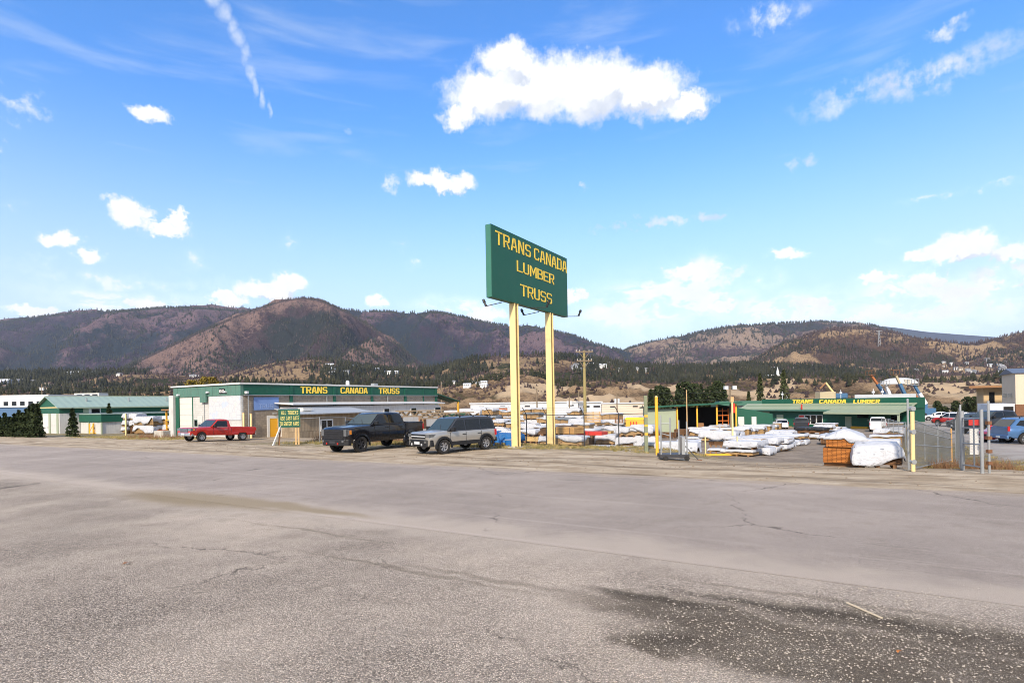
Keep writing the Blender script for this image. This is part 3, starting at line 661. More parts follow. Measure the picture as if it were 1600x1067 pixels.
def stroke(mb, pts, w, base, thick, X, U, Nn, O, slant):
    P = [Vector((p[0]+slant*p[1], p[1])) for p in pts]; n = len(P); Lf = []; Rt = []
    for i in range(n):
        d0 = (P[i]-P[i-1]).normalized() if i else (P[1]-P[0]).normalized()
        d1 = (P[i+1]-P[i]).normalized() if i < n-1 else d0
        n0 = Vector((-d0.y, d0.x)); n1 = Vector((-d1.y, d1.x)); m_ = (n0+n1)
        m_ = m_.normalized() if m_.length > 1e-6 else n0
        k = w/2/max(.45, m_.dot(n0)); Lf.append(P[i]+m_*k); Rt.append(P[i]-m_*k)
    f = lambda p, h: O+X*p.x+U*p.y+Nn*h
    vs = []
    for a, b in zip(Lf, Rt): vs += [f(a, base), f(b, base), f(b, base+thick), f(a, base+thick)]
    fs = [(0,1,2,3), (4*n-1, 4*n-2, 4*n-3, 4*n-4)]
    for i in range(n-1):
        for k in range(4): fs.append((4*i+k, 4*i+4+k, 4*i+4+(k+1)%4, 4*i+(k+1)%4))
    mb.add(vs, fs)
def word(mb, text, O, X, U, width, height, depth=.03, gap=.8, stroke_w=1.05, slant=0, space=3.5, jit=0):
    """word with lower-left corner O, stretched to width x height; X along, U up"""
    O, X, U = Vector(O), Vector(X).normalized(), Vector(U).normalized(); Nn = X.cross(U)
    tot = sum((GL[c][0]+gap) if c != ' ' else space for c in text)-gap
    kx, ky = width/tot, height/6; x = 0; r = random.Random(text)
    for c in text:
        if c == ' ': x += space; continue
        for k, pl in enumerate(GL[c][1]):
            stroke(mb, pl, stroke_w, .002*k, depth, X*kx, U*ky, Nn, O+X*(x*kx)+U*(jit*r.uniform(-1, 1)), slant)
        x += GL[c][0]+gap

# ------------------------------------------------------------------ truss shop (block building with green fascia)
s0, t0 = -49.7, 31.3
def frame(s, t, z=0.0):
    x, y = st(s, t); return (x, y, z)
ts = thing('truss_workshop', 'long concrete block workshop with green fascia reading TRANS CANADA TRUSS and yellow door', 'building', frame(s0, t0), ANG_S)
SW = 11.9; SL = 28.5; ZT = 4.6; ZF = 3.45
b = MB(); b.box(-SW+.001, -.2, .2, SL-.2, -1.5, ZT-.15); b.build('core', M['block'], ts)
b = MB(); b.box(-SW, 0, 0, .2, -1.5, ZF); b.build('wall', M['white_block'], ts)
b = MB(); b.box(-.2, 0, .203, SL, -1.5, ZF+.02); b.build('wall', M['block'], ts)
b = MB(); b.box(-SW, .05, -.10, .20, ZF, ZT-.12); b.build('fascia', M['green_rib'], ts)
b = MB(); b.box(-.2, .05, .203, SL, ZF+.03, ZT-.12); b.build('fascia', M['green'], ts)
b = MB(); b.box(-SW-.25, .16, -.25, SL+.15, ZT-.12, ZT+.03); b.build('roof_edge', M['white'], ts)
b = MB()
for (zx, w) in ((1225, .35),): 
    y, _ = onS(*Z2(zx, 250), s0); b.box(.0, .12, y-t0-w/2, y-t0+w/2, -1.2, ZT-.14)
for (zx, w) in ((225,.35),(537,.35),(815,.35),(965,.12)):
    y, _ = onS(*Z3(zx, 250), s0); b.box(.0, .12, y-t0-w/2, y-t0+w/2, -1.2, ZT-.14)
b.box(0, .12, SL-.4, SL, -1.2, ZT-.14); b.each('pilaster', M['green'], ts)
def side_rect(zx0, zx1, zy0, zy1, dmid=None):
    zm = (zx0+zx1)/2
    xa, _ = onT(*Z2(zx0, zy0), t0); xb, _ = onT(*Z2(zx1, zy0), t0)
    _, za = onT(*Z2(zm, zy0), t0); _, zb = onT(*Z2(zm, zy1), t0)
    return xa-s0, xb-s0, zb, za
def front_rect(Zf, zx0, zx1, zy0, zy1, s=s0):
    zm = (zx0+zx1)/2
    ya, _ = onS(*Zf(zx0, zy0), s); yb, _ = onS(*Zf(zx1, zy0), s)
    _, za = onS(*Zf(zm, zy0), s); _, zb = onS(*Zf(zm, zy1), s)
    return ya-t0, yb-t0, zb, za
x0, x1, z0, z1 = side_rect(235, 345, 298, 640)
gd = MB().box(x0, x1, -.03, -.002, -1.2, z1).build('garage_door', pm('sectional_door', (.60,.58,.51), .5, var=.05, ribs=0), ts)
mb = MB()
for k in range(1, 7): z = -.7+k*(z1+.7)/7; mb.box(x0, x1, -.036, -.0305, z, z+.02)
mb.build('door_seam', M['steel'], gd)
x0, x1, z0, z1 = side_rect(205, 233, 290, 640)
MB().box(x0, x1, -.12, -.002, -1.2, ZF-.003).build('door_pillar', M['green'], ts)
x0b, x1b, _, _ = side_rect(346, 352, 290, 640); MB().box(x0b, x1b, -.05, -.002, -1.2, ZF-.003).build('door_jamb', M['green'], ts)
x0, x1, z0, z1 = side_rect(165, 203, 275, 640); MB().box(x0, x1, -.35, -.002, -1.2, z1).build('wing_wall', M['white_wall'], ts)
x0, x1, z0, z1 = side_rect(437, 490, 245, 335); MB().box(x0, x1, -.30, -.12, z0, z1).build('sign_box', M['green_rib'], ts)
x0, x1, z0, z1 = side_rect(497, 779, 275, 492)
def mural():
    m, n, b_ = newmat('faded_mural')
    co = n.n('ShaderNodeTexCoord').outputs['Object']
    v = n.vor(co, 1.6, 'DISTANCE_TO_EDGE'); l = n.sstep(v, .05, .015)
    c = n.mix(n.m('MULTIPLY', l, .30), (.50,.51,.52), (.27,.27,.32))
    c = n.mix(n.m('MULTIPLY', n.sstep(n.noise(co, .8, 2), .56, .68), .4), c, (.70,.52,.44))
    c = n.mix(n.m('MULTIPLY', n.sstep(n.noise(n.vm('ADD', co, (5,2,9)), .9, 2), .60, .66), .45), c, (.36,.46,.68))
    n.set(b_.inputs['Base Color'], c); b_.inputs['Roughness'].default_value = .7; return m
MB().box(x0, x1, -.05, -.003, z0, z1).build('mural_panel', mural(), ts)
x0, x1, z0, z1 = side_rect(598, 646, 213, 256)
sg = MB().box(x0, x1, -.16, -.102, z0, z1).build('emblem_plate', M['black'], ts)
mb = MB(); word(mb, 'GC', (x0+.05, -.162, z0+.1), (1,0,0), (0,0,1), x1-x0-.1, z1-z0-.2, .012, stroke_w=1.3); mb.build('lettering', M['white'], sg)
x0, x1, z0, z1 = side_rect(366, 392, 490, 548); w = MB().box(x0, x1, -.04, -.004, z0, z1).build('window', M['green'], ts)
MB().box(x0+.06, x1-.06, -.055, -.0405, z0+.06, z1-.06).build('pane', M['glass'], w)
x0, x1, z0, z1 = side_rect(396, 440, 455, 520); MB().box(x0, x1, -.06, -.004, z0, z1).build('meter_box', M['white_wall'], ts)
for (zx, zy) in ((238,268),(655,240),(500,243)):
    x0, x1, z0, z1 = side_rect(zx-9, zx+9, zy-6, zy+8); MB().box(x0, x1, -.32, -.11, z0, z1, taper=.03).build('floodlight', M['white_metal'], ts)
y0, y1, z0, z1 = front_rect(Z2, 808, 835, 235, 258); MB().box(.06, .4, y0, y1-.1, z0, z1).build('floodlight', M['white_metal'], ts)
# yellow letters on the long fascia
mb = MB()
for (Zf, a, c, wd) in ((Z2, 1308, 1547, 'TRANS'), (Z3, 275, 500, 'CANADA'), (Z3, 593, 765, 'TRUSS')):
    y0, y1, _, _ = front_rect(Zf, a, c, 200, 250)
    mb = MB(); word(mb, wd, (.055, y0, ZF+.20), (0,1,0), (0,0,1), y1-y0, .72, .03, gap=.5); mb.build('lettering', M['lettering'], ts)
y0, y1, z0, z1 = front_rect(Z2, 892, 1113, 288, 402)
bp_ = MB().box(.002, .06, y0, y1, z0, z1).build('blue_sign', M['blue_panel'], ts)
mb = MB(); word(mb, 'TRUSS', (.062, y0+.5, z0+.15), (0,1,0), (0,0,1), (y1-y0)*.72, (z1-z0)*.36, .012, stroke_w=.7)
mb.build('lettering', pm('faded_blue_letters', (.27,.36,.56), .6), bp_)
y0, y1, z0, z1 = front_rect(Z2, 1010, 1125, 450, 655)
dz_ = -.75
fr = MB(); fr.box(.002, .07, y0, y0+.28, -1.2, z1); fr.box(.002, .07, y1-.25, y1, -1.2, z1); fr.box(.002, .07, y0+.28, y1-.25, z1-.3, z1)
fr.build('door_frame', M['white'], ts)
dd = MB().box(.002, .045, y0+.282, y1-.252, -1.0, z1-.302).build('door', M['door_yellow'], ts)
MB().box(.0452, .10, y1-.45, y1-.40, .2, .25).build('handle', M['steel'], dd)
MB().box(.08, .35, (y0+y1)/2-.15, (y0+y1)/2+.15, z1+.12, z1+.28).build('lamp', M['steel'], ts)
# canopy at the far end with yellow post
cn = MB(); cn.poly([(-2, SL, 3.6), (.2, SL, 3.6), (.2, SL+5, 2.55), (-2, SL+5, 2.55)], (0,0,.12)); cn.build('canopy', M['green'], ts)
MB().box(-.05, .15, SL+4.6, SL+4.8, -2.2, 2.6).build('canopy_post', M['yellow'], ts)
rv = MB()
for k in range(3): rv.cyl((-1.5-.5*k, 14.3+.35*k, ZT), (-1.5-.5*k, 14.3+.35*k, ZT+.55+.1*(k%2)), .16, .13, 10)
rv.each('roof_vent', M['white_metal'], ts)

for yy_ in (.6, 9.8, 19.0): MB().cyl((.17, yy_, -1.2), (.17, yy_, ZF), .045, n=8).build('downpipe', M['steel'], ts)
MB().box(-.02, .22, .2, SL, ZF-.05, ZF+.028).build('flashing', M['steel'], ts)
for k in range(9): x_ = -SW+.8+k*1.3; MB().box(x_, x_+.02, -.104, -.1005, ZF+.02, ZT-.14).build('sheet_joint', M['black'], ts)
MB().cyl((-6.2, -.05, -1.0), (-6.2, -.05, ZF), .03, n=6).build('conduit', M['steel'], ts)
for k in range(4): MB().box(-10.5+k*2.6, -9.9+k*2.6, 4+5*k, 4.6+5*k, ZT+.03, ZT+.30+.1*(k%2)).build('roof_curb', M['steel'], ts)
# lean-to with white roof along the workshop
lt = thing('lean_to_store', 'low white walled lean-to with flat white roof along the front of the block workshop', 'building', frame(s0, t0), ANG_S)
ya, _ = onS(455, 640, -47); yb, _ = onS(693, 640, -47); ya -= t0; yb -= t0
MB().box(.13, 2.7, ya+.6, yb-.8, -2, 2.28).build('wall', M['white_wall'], lt)
MB().poly([(.13, ya, 2.62), (3.0, ya, 2.44), (3.0, yb, 2.34), (.13, yb, 2.55)], (0,0,.12)).build('roof', M['white_metal'], lt)
for zx in (660, 885, 1085):
    y0, y1, z0, z1 = front_rect(Z3, zx-26, zx+26, 340, 400, -47)
    w = MB().box(2.702, 2.76, y0, y1, .95, 1.95).build('window', M['white'], lt)
    MB().box(2.7605, 2.78, y0+.12, y1-.12, 1.05, 1.85).build('pane', M['glass'], w)
# plank shed
psd = thing('plank_shed', 'small plank walled shed with grey tin roof in front of the white lean-to', 'shed', frame(-46.0, 32.9), ANG_S)
MB().box(0, 2.6, 0, 8.2, -1.6, 1.55).build('wall', M['planks'], psd)
MB().poly([(-.3, -.5, 2.05), (3.1, -.5, 1.55), (3.1, 8.6, 1.55), (-.3, 8.6, 2.05)], (0,0,.09)).build('roof', M['tin'], psd)
yy, _ = onS(*Z3(160, 450), -43.4); yy -= 32.9
w = MB().box(2.602, 2.66, yy-.75, yy+.75, -.1, 1.05).build('window', M['white'], psd)
mb = MB(); mb.box(2.661, 2.68, yy-.6, yy-.06, .03, .92); mb.box(2.661, 2.68, yy+.06, yy+.6, .03, .92); mb.each('pane', M['glass'], w)
MB().box(1.2, 2.0, .9, 1.9, 1.86, 2.15).build('roof_patch', M['white'], psd)

# ------------------------------------------------------------------ left building, mint roof
lb = thing('gabled_workshop', 'white and green workshop with mint metal gable roof behind the dark conifers', 'building', frame(-85, 29.4), ANG_S)
W_, L_, ZE, ZR, ZB = 6.8, 17.0, 2.75, 4.05, -1.2
MB().box(-W_, 0, 0, L_, ZB, 1.95).build('wall', M['white_wall'], lb)
MB().box(-W_-.02, .02, -.02, L_, 1.95, ZE-.02).build('fascia', M['green'], lb)
MB().poly([(-W_, 0.0, ZE-.019), (0, 0.0, ZE-.019), (-W_/2, 0.0, ZR-.08)], (0, L_-.05, 0)).build('gable', M['green'], lb)
mb = MB()
for sx in (-1, 1):
    e = -W_/2+sx*(W_/2+.35); mb.poly([(e, -.35, ZE-.14), (-W_/2, -.35, ZR), (-W_/2, L_+.3, ZR), (e, L_+.3, ZE-.14)], (0,0,.09))
mb.build('roof', M['mint'], lb)
mb = MB()
mb.box(-W_-.06, .06, -.06, -.021, ZE-.12, ZE); mb.build('trim', M['cream'], lb)
def lrect(zx0, zx1, zy0, zy1, s, t, onf, o):
    a, _ = onf(*Z1(zx0, zy0), t if onf is onT else s); c, _ = onf(*Z1(zx1, zy0), t if onf is onT else s)
    zm = (zx0+zx1)/2; _, za = onf(*Z1(zm, zy0), t if onf is onT else s); _, zb = onf(*Z1(zm, zy1), t if onf is onT else s)
    return a-o, c-o, zb, za
mb = MB()
for zx in (333, 375, 445, 515):
    x0, x1, _, _ = lrect(zx-7, zx+7, 490, 670, -85, 29.4, onT, -85); mb.box(x0, x1, -.08, -.002, ZB, 1.94)
mb.each('post', M['olive_flat'], lb)
x0, x1, z0, z1 = lrect(390, 440, 515, 670, -85, 29.4, onT, -85); d_ = MB().box(x0, x1, -.06, -.003, ZB, z1).build('door', M['white'], lb)
MB().box(x1-.25, x1-.2, -.12, -.0602, .1, .25).build('handle', M['steel'], d_)
y0, y1, z0, z1 = lrect(790, 897, 445, 492, -85, 29.4, onS, 29.4); w = MB().box(.022, .08, y0, y1, z0, z1).build('window', M['white'], lb)
MB().box(.081, .1, y0+.3, y1-.12, z0+.08, z1-.08).build('pane', M['glass'], w)
y0, y1, z0, z1 = lrect(740, 788, 430, 500, -85, 29.4, onS, 29.4); MB().box(.022, .1, y0, y1, z0, 2.6).build('wall_panel', M['olive_flat'], lb)
MB().cyl((-W_/2, -.36, ZR+.08), (-W_/2, L_+.3, ZR+.08), .07, n=6).build('ridge_cap', M['olive_flat'], lb)
MB().box(.33, .45, -.35, L_+.3, ZE-.22, ZE-.10).build('gutter', M['olive_flat'], lb)
for y_ in (3.5, 8.5, 13.5): MB().cyl((-1.6, y_, 3.3), (-1.6, y_, 3.9), .10, n=8).build('roof_vent', M['steel'], lb)
# annex
an = thing('flat_roofed_annex', 'low flat roofed annex with green fascia beside the gabled workshop', 'building', frame(-79, 31.6), ANG_S)
MB().box(-5.9, 0, 0, 14, -1.5, .80).build('wall', M['white_wall'], an)
MB().box(-6.2, .15, -.15, 14.2, .801, 1.72).build('fascia', M['green'], an)
MB().box(-6.3, .22, -.22, 14.3, 1.721, 1.84).build('roof', M['mint'], an)
mb = MB()
for zx in (687, 800, 912):
    x, _ = onT(*Z1(zx, 600), 31.6); mb.box(x+79-.12, x+79+.12, -.12, -.002, -1.5, .80)
mb.each('post', M['olive_flat'], an)
MB().box(.152, .3, 3, 3.6, 1.2, 1.5).build('floodlight', M['white_metal'], an)

# ------------------------------------------------------------------ lumber store (green, olive skirt roof) ; frame from its two front corners
def two_point_frame(pa, Ya, pb, Yb):
    a = AT(pa, Ya); c = AT(pb, Yb); d = Vector((c.x-a.x, c.y-a.y, 0)); return Vector((a.x, a.y, 0)), math.atan2(d.y, d.x), d.length
o_, rz_, LW = two_point_frame(1166, 112, 1424, 85)
ls = thing('lumber_store', 'long green lumber store with olive skirt roof and parapet reading TRANS CANADA LUMBER', 'building', o_, rz_)
def onF(px, py):          # local x along the store front and world z, for a photo pixel
    d = direction(px, py); e = Vector((math.cos(rz_), math.sin(rz_), 0)); n_ = Vector((-e.y, e.x, 0))
    k = n_.dot(o_)/n_.dot(Vector((d.x, d.y, 0))); p = Vector((d.x*k, k, CZ+d.z*k)); return (p-o_).dot(e), p.z
zg_ = onF(1300, 669)[1]
MB().box(0, LW, 0, 3.6, -5, .9).build('wall', M['green'], ls)
xl = onF(1185, 622)[0]; zt = onF(1300, 622.5)[1]
MB().box(xl, LW+.2, 1.0, 3.3, .4, zt).build('parapet', M['green'], ls)
MB().box(xl+18, LW-1.0, 1.3, 3.2, zt+.001, zt+.55).build('roof_edge', M['white_metal'], ls)
zr, ze = onF(1300, 631)[1], onF(1300, 640)[1]
mb = MB(); mb.poly([(-.6, -1.4, ze), (LW+.3, -1.4, ze), (LW+.3, 1.0, zr), (-.6, 1.0, zr)], (0,0,.12)); mb.build('skirt_roof', M['olive'], ls)
MB().box(-.6, LW+.3, -1.5, -1.38, ze-.22, ze+.05).build('gutter', M['green_rib'], ls)
xa = onF(1308, 641)[0]; MB().poly([(xa, -3.6, ze-.42), (LW+.3, -3.6, ze-.42), (LW+.3, -1.5, ze-.02), (xa, -1.5, ze-.02)], (0,0,.1)).build('porch_roof', M['olive'], ls)
MB().box(xa, LW+.3, -3.7, -3.58, ze-.62, ze-.34).build('gutter', M['olive_flat'], ls)
MB().box(LW-.1, LW+.15, -3.55, -3.3, -5, ze-.45).build('porch_post', M['olive_flat'], ls)
def frect(zx0, zx1, zy0, zy1):
    zm = (zx0+zx1)/2; return onF(*Z6(zx0, zy0))[0], onF(*Z6(zx1, zy0))[0], onF(*Z6(zm, zy1))[1], onF(*Z6(zm, zy0))[1]
x0, x1, z0, z1 = frect(197, 332, 392, 470); g_ = MB().box(x0, x1, -.06, -.002, -5, z1).build('garage_door', M['olive_flat'], ls)
x0, x1, z0, z1 = frect(393, 448, 415, 470); MB().box(x0, x1, -.06, -.002, -5, z1).build('door', M['olive_flat'], ls)
x0, x1, z0, z1 = frect(963, 1016, 430, 530); d_ = MB().box(x0, x1, -.06, -.002, z0, z1).build('door', M['olive_flat'], ls)
x0, x1, z0, z1 = frect(578, 777, 415, 495)
wf = MB().box(x0, x1, -.08, -.002, z0, z1).build('shop_window', M['white'], ls)
mb = MB(); n_ = 4
for k in range(n_):
    a = x0+(x1-x0)*k/n_+.12; c = x0+(x1-x0)*(k+1)/n_-.12; mb.box(a, c, -.095, -.0805, z0+.1, z1-.12)
mb.each('pane', M['glass'], wf)
x0b, x1b, z0b, z1b = frect(583, 622, 420, 442); MB().box(x0b, x1b, -.14, -.096, z0b, z1b).build('poster', M['red'], wf)
for (a, c, e, f_) in ((1060, 1165, 405, 448), (1340, 1440, 415, 470)):
    x0, x1, z0, z1 = frect(a, c, e, f_); w = MB().box(x0, x1, -.07, -.002, z0, z1).build('window', M['green'], ls)
    MB().box(x0+.1, x1-.1, -.085, -.0705, z0+.1, z1-.1).build('pane', M['glass'], w)
mb = MB()
for (a, c) in ((492, 520), (937, 962), (1018, 1158)):
    x0, x1, _, _ = frect(a, c, 510, 530); mb.box(x0, x1, -.35, -.003, -5, onF(*Z6((a+c)/2, 512))[1])
mb.each('yellow_kerb', M['yellow'], ls)
mb = MB()
for (a, c, wd) in ((492, 662, 'TRANS'), (715, 938, 'CANADA'), (1000, 1218, 'LUMBER')):
    x0, x1, z0, z1 = frect(a, c, 290, 322); mb = MB(); word(mb, wd, (x0, .998, z0+.05), (1,0,0), (0,0,1), x1-x0, (z1-z0)*.95, .08, gap=.6, slant=.12, stroke_w=1.15); mb.build('lettering', M['lettering'], ls)
mb = MB()
for zx in (650,):
    x0, _ = onF(*Z6(zx, 340)); mb.box(x0-.08, x0+.08, -1.7, -1.505, ze+.1, ze+1.0)
mb.each('sign_bracket', M['red'], ls)
for zx in (350, 835, 1105, 1180):
    mb = MB()
    x0, _ = onF(*Z6(zx, 250)); mb.cyl((x0, 3, zt), (x0, 3, zt+1.5), .05, n=5); mb.cyl((x0, 3, zt+.8), (x0, 3, zt+1.1), .22, n=8); mb.build('roof_vent', M['white_metal'], ls)

# small green outbuilding between shed and store
ob = thing('green_outbuilding', 'small green outbuilding between the open shed and the lumber store', 'building', AT(1160, 118), R(-12))
MB().box(-4.5, 4.5, 0, 6, -1, 4.0).build('wall', M['white_wall'], ob)
MB().box(-5, 5, -.8, 6.3, 4.0, 4.9, taper=.4).build('roof', M['green'], ob)

# open fronted timber shed
osd = thing('open_timber_shed', 'olive and green open fronted shed with yellow posts and dark interior', 'shed', AT(1056, 84), R(-9))
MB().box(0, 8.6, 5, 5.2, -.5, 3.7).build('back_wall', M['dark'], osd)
MB().box(-4.4, -.0, 0, 6, -.5, 3.55).build('side_room', M['olive_flat'], osd)
MB().poly([(8.6, 0, -.5), (8.8, 0, -.5), (8.8, 6, -.5), (8.6, 6, -.5)], (0,0,4.2)).build('end_wall', M['green'], osd)
MB().poly([(-4.9, -1.0, 3.75), (9.2, -1.0, 4.25), (9.2, 6.4, 4.15), (-4.9, 6.4, 3.6)], (0,0,.22)).build('roof', M['green'], osd)
for x in (.05, 2.9, 5.7, 8.4): MB().box(x, x+.2, -.2, .0, -.5, 3.85+x*.035).build('post', M['yellow'], osd)
sh = MB()
for x in (6.1, 6.9, 7.7): sh.box(x, x+.09, 1.5, 1.6, 0, 3.5)
for z in (.8, 1.6, 2.4, 3.1): sh.box(6.1, 7.8, 1.45, 1.55, z, z+.1)
sh.build('rack', M['orange'], osd)
for k, (x, z) in enumerate(((3.5,0),(3.5,.7),(4.4,0),(5.0,0))): MB().box(x, x+.8, 2, 4, z, z+.6).build('stored_timber', M['wood_brown'], osd)
ws = thing('shed_wing', 'green sloping wing building to the right of the open timber shed', 'building', AT(1138, 88), R(-9))
MB().poly([(-1.5,0,-1), (6.5,0,-1), (6.5,0,2.6), (-1.5,0,4.2)], (0,6,0)).build('wall', M['green'], ws)
mb = MB(); mb.box(1.4, 2.3, -.05, -.002, .2, 2.2); mb.box(3.4, 4.1, -.05, -.002, .2, 2.2); mb.each('door', M['white'], ws)

# low green roofed shed behind the silver car
gs = thing('green_roofed_shed', 'low shed with green metal roof seen over the silver car', 'shed', AT(694, 78), R(0))
MB().box(0, 4.6, 0, 5, -2, 1.35).build('wall', M['white_wall'], gs)
MB().poly([(-.2,-.3,1.3), (4.8,-.3,1.3), (4.6,-.3,1.95), (2.2,-.3,2.35), (.1,-.3,1.95)], (0,5.6,0)).build('roof', M['green_rib_y'], gs)

# beige metal building far right, front wing with canopy
bb = thing('beige_warehouse', 'tall beige metal warehouse with roller door at the right edge', 'building', AT(1587, 68), ANG_S)
hB = CZ+direction(1587, 583).z*68-bb.location.z
MB().box(0, 16, 0, 8, -1, hB).build('wall', M['beige'], bb)
MB().poly([(-.25,-.25,hB), (-.25,8.3,hB), (-.25,4,hB+.7)], (16.5,0,0)).build('roof', pm('slate_roof', (.10,.12,.16), .5), bb)
dr = MB().box(1.0, 6.0, -.08, -.002, .2, 4.2).build('roller_door', M['beige_y'], bb)
for bx_ in ((.85, .999, -.5, 4.35), (1.0, 6.1, 4.201, 4.35)): MB().box(bx_[0], bx_[1], -.12, -.003, bx_[2], bx_[3]).build('door_frame', M['concrete'], bb)
MB().box(2.0, 2.8, -.14, -.081, .9, 1.15).build('notice', M['black'], dr)
for y in (2.0, 5.0): MB().box(-.35, -.003, y, y+.3, 3.3, 3.8).build('wall_light', M['concrete'], bb)
of_ = thing('tan_office', 'small tan office with dark flat canopy roof beside the beige warehouse', 'building', AT(1537, 80), ANG_S)
hO = CZ+direction(1541, 606).z*80-of_.location.z
MB().box(0, 5.5, 0, 6, -1, hO).build('wall', pm('tan_stucco', (.50,.36,.20), .8, var=.06), of_)
MB().box(-1.8, 6, -1.6, 7, hO, hO+.3).build('roof', M['wood_brown'], of_)
for k in range(3):
    w = MB().box(.6+k*1.6, 1.2+k*1.6, -.06, -.002, .8, hO-.6).build('window', M['black'], of_); MB().box(.65+k*1.6, 1.15+k*1.6, -.07, -.0605, .85, hO-.65).build('pane', M['glass'], w)
ct = thing('white_container', 'white shipping container with dark open end below the tan office', 'container', AT(1543, 60), R(-30))
MB().box(0, 2.2, 0, 5, 0, 2.6).build('body', pm('container_paint', (.55,.56,.58), .5, ribs=6, ribamp=.6, dirt=.3), ct)
MB().box(1.3, 2.1, -.03, -.002, .1, 2.3).build('door_opening', M['dark'], ct)
MB().box(2.25, 3.2, -.1, 1.5, 0, 2.5).build('cage', M['rust'], ct)

# far left blue and white hall
fh = thing('blue_and_white_hall', 'wide blue and white hall far behind the dark conifers at the left edge', 'building', AT(-60, 130), 0)
MB().box(0, 20, 0, 15, -2, 4.2).build('wall', pm('blue_wall', (.07,.14,.26), .6), fh)
MB().box(-.3, 20.3, -.3, 15.3, 4.2, 7.0).build('upper_wall', M['white_metal'], fh)
mb = MB()
for k in range(5): mb.box(10+k*1.9, 11+k*1.9, -.36, -.302, 4.6, 5.5)
mb.each('window', M['glass'], fh)
# white dome on the hill and long white halls across the yard
wd = thing('white_dome', 'white fabric dome hall on the bench above the lumber store', 'building', Vector((0,0,0)))
p = AT(1405, 330, 600); wd.location = p
mb = MB(); rows = []
for i in range(9):
    e = math.pi/2*i/8; rows.append([(10*math.cos(e)**.7*math.cos(a), 7*math.cos(e)**.7*math.sin(a), 3.6*math.sin(e)) for a in np.linspace(0, 2*math.pi, 25)])
mb.grid(rows); mb.build('canopy', pm('dome_fabric', (.52,.52,.51), .7, var=.1), wd, smooth=True)
MB().box(-1.5, 1.5, -7.2, -5.5, -.5, 2.4).build('entrance', M['concrete'], wd)
# ------------------------------------------------------------------ vehicles   local: +x = nose, +y = left side, z up
def paintmat(name, col, rough=.24, metal=.0, coat=.5, var=.05):
    m, n, b = newmat(name)
    co = n.n('ShaderNodeTexCoord').outputs['Object']; sp = n.n('ShaderNodeSeparateXYZ'); n.set(sp.inputs[0], co)
    c = n.mix(n.noise(co, 3, 4, .6), tuple(v*(1-var) for v in col), tuple(min(1, v*(1+var)) for v in col))
    d = n.m('MULTIPLY', n.sstep(sp.outputs[2], .85, .35), n.sstep(n.noise(co, 5, 5, .7), .35, .7))
    c = n.mix(n.m('MULTIPLY', d, .16), c, (.14, .12, .10))
    n.set(b.inputs['Base Color'], c); n.set(b.inputs['Roughness'], n.m('ADD', rough, n.m('MULTIPLY', d, .4)))
    b.inputs['Metallic'].default_value = metal; b.inputs['Coat Weight'].default_value = coat; b.inputs['Coat Roughness'].default_value = .05; b.inputs['Specular IOR Level'].default_value = .4
    return m
M['p_black'] = paintmat('black_car_paint', (.004,.004,.006)); M['p_silver'] = paintmat('beige_silver_car_paint', (.42,.395,.35), .30, .6)
M['p_red'] = paintmat('red_car_paint', (.42,.018,.012)); M['p_white'] = paintmat('white_car_paint', (.72,.73,.74)); M['p_grey'] = paintmat('grey_car_paint', (.20,.21,.22), .3, .5)
M['p_blue'] = paintmat('blue_car_paint', (.07,.16,.32), .3, .4); M['p_dred'] = paintmat('dark_red_car_paint', (.30,.012,.02), .3, .2); M['p_dark'] = paintmat('charcoal_car_paint', (.03,.033,.04), .3, .3)
M['tyre'] = pm('tyre_rubber', (.018,.017,.016), .85, var=.3, vs=8, dirt=.3)
M['rim_dark'] = pm('dark_rim', (.07,.07,.075), .4, metal=.7); M['rim'] = pm('alloy_rim', (.42,.42,.43), .35, metal=.7)
M['chrome'] = pm('chrome', (.62,.62,.63), .15, metal=.95, var=.03); M['lamp_clear'] = pm('headlight_lens', (.10,.105,.11), .1, spec=.9, coat=.6, var=.2, vs=20)
M['lamp_amber'] = pm('amber_lens', (.75,.25,.03), .2, coat=.6); M['lamp_red'] = pm('tail_light_lens', (.45,.01,.01), .2, coat=.6)
def interp(P, x):
    P = sorted(P); return float(np.interp(x, [p[0] for p in P], [p[1] for p in P]))
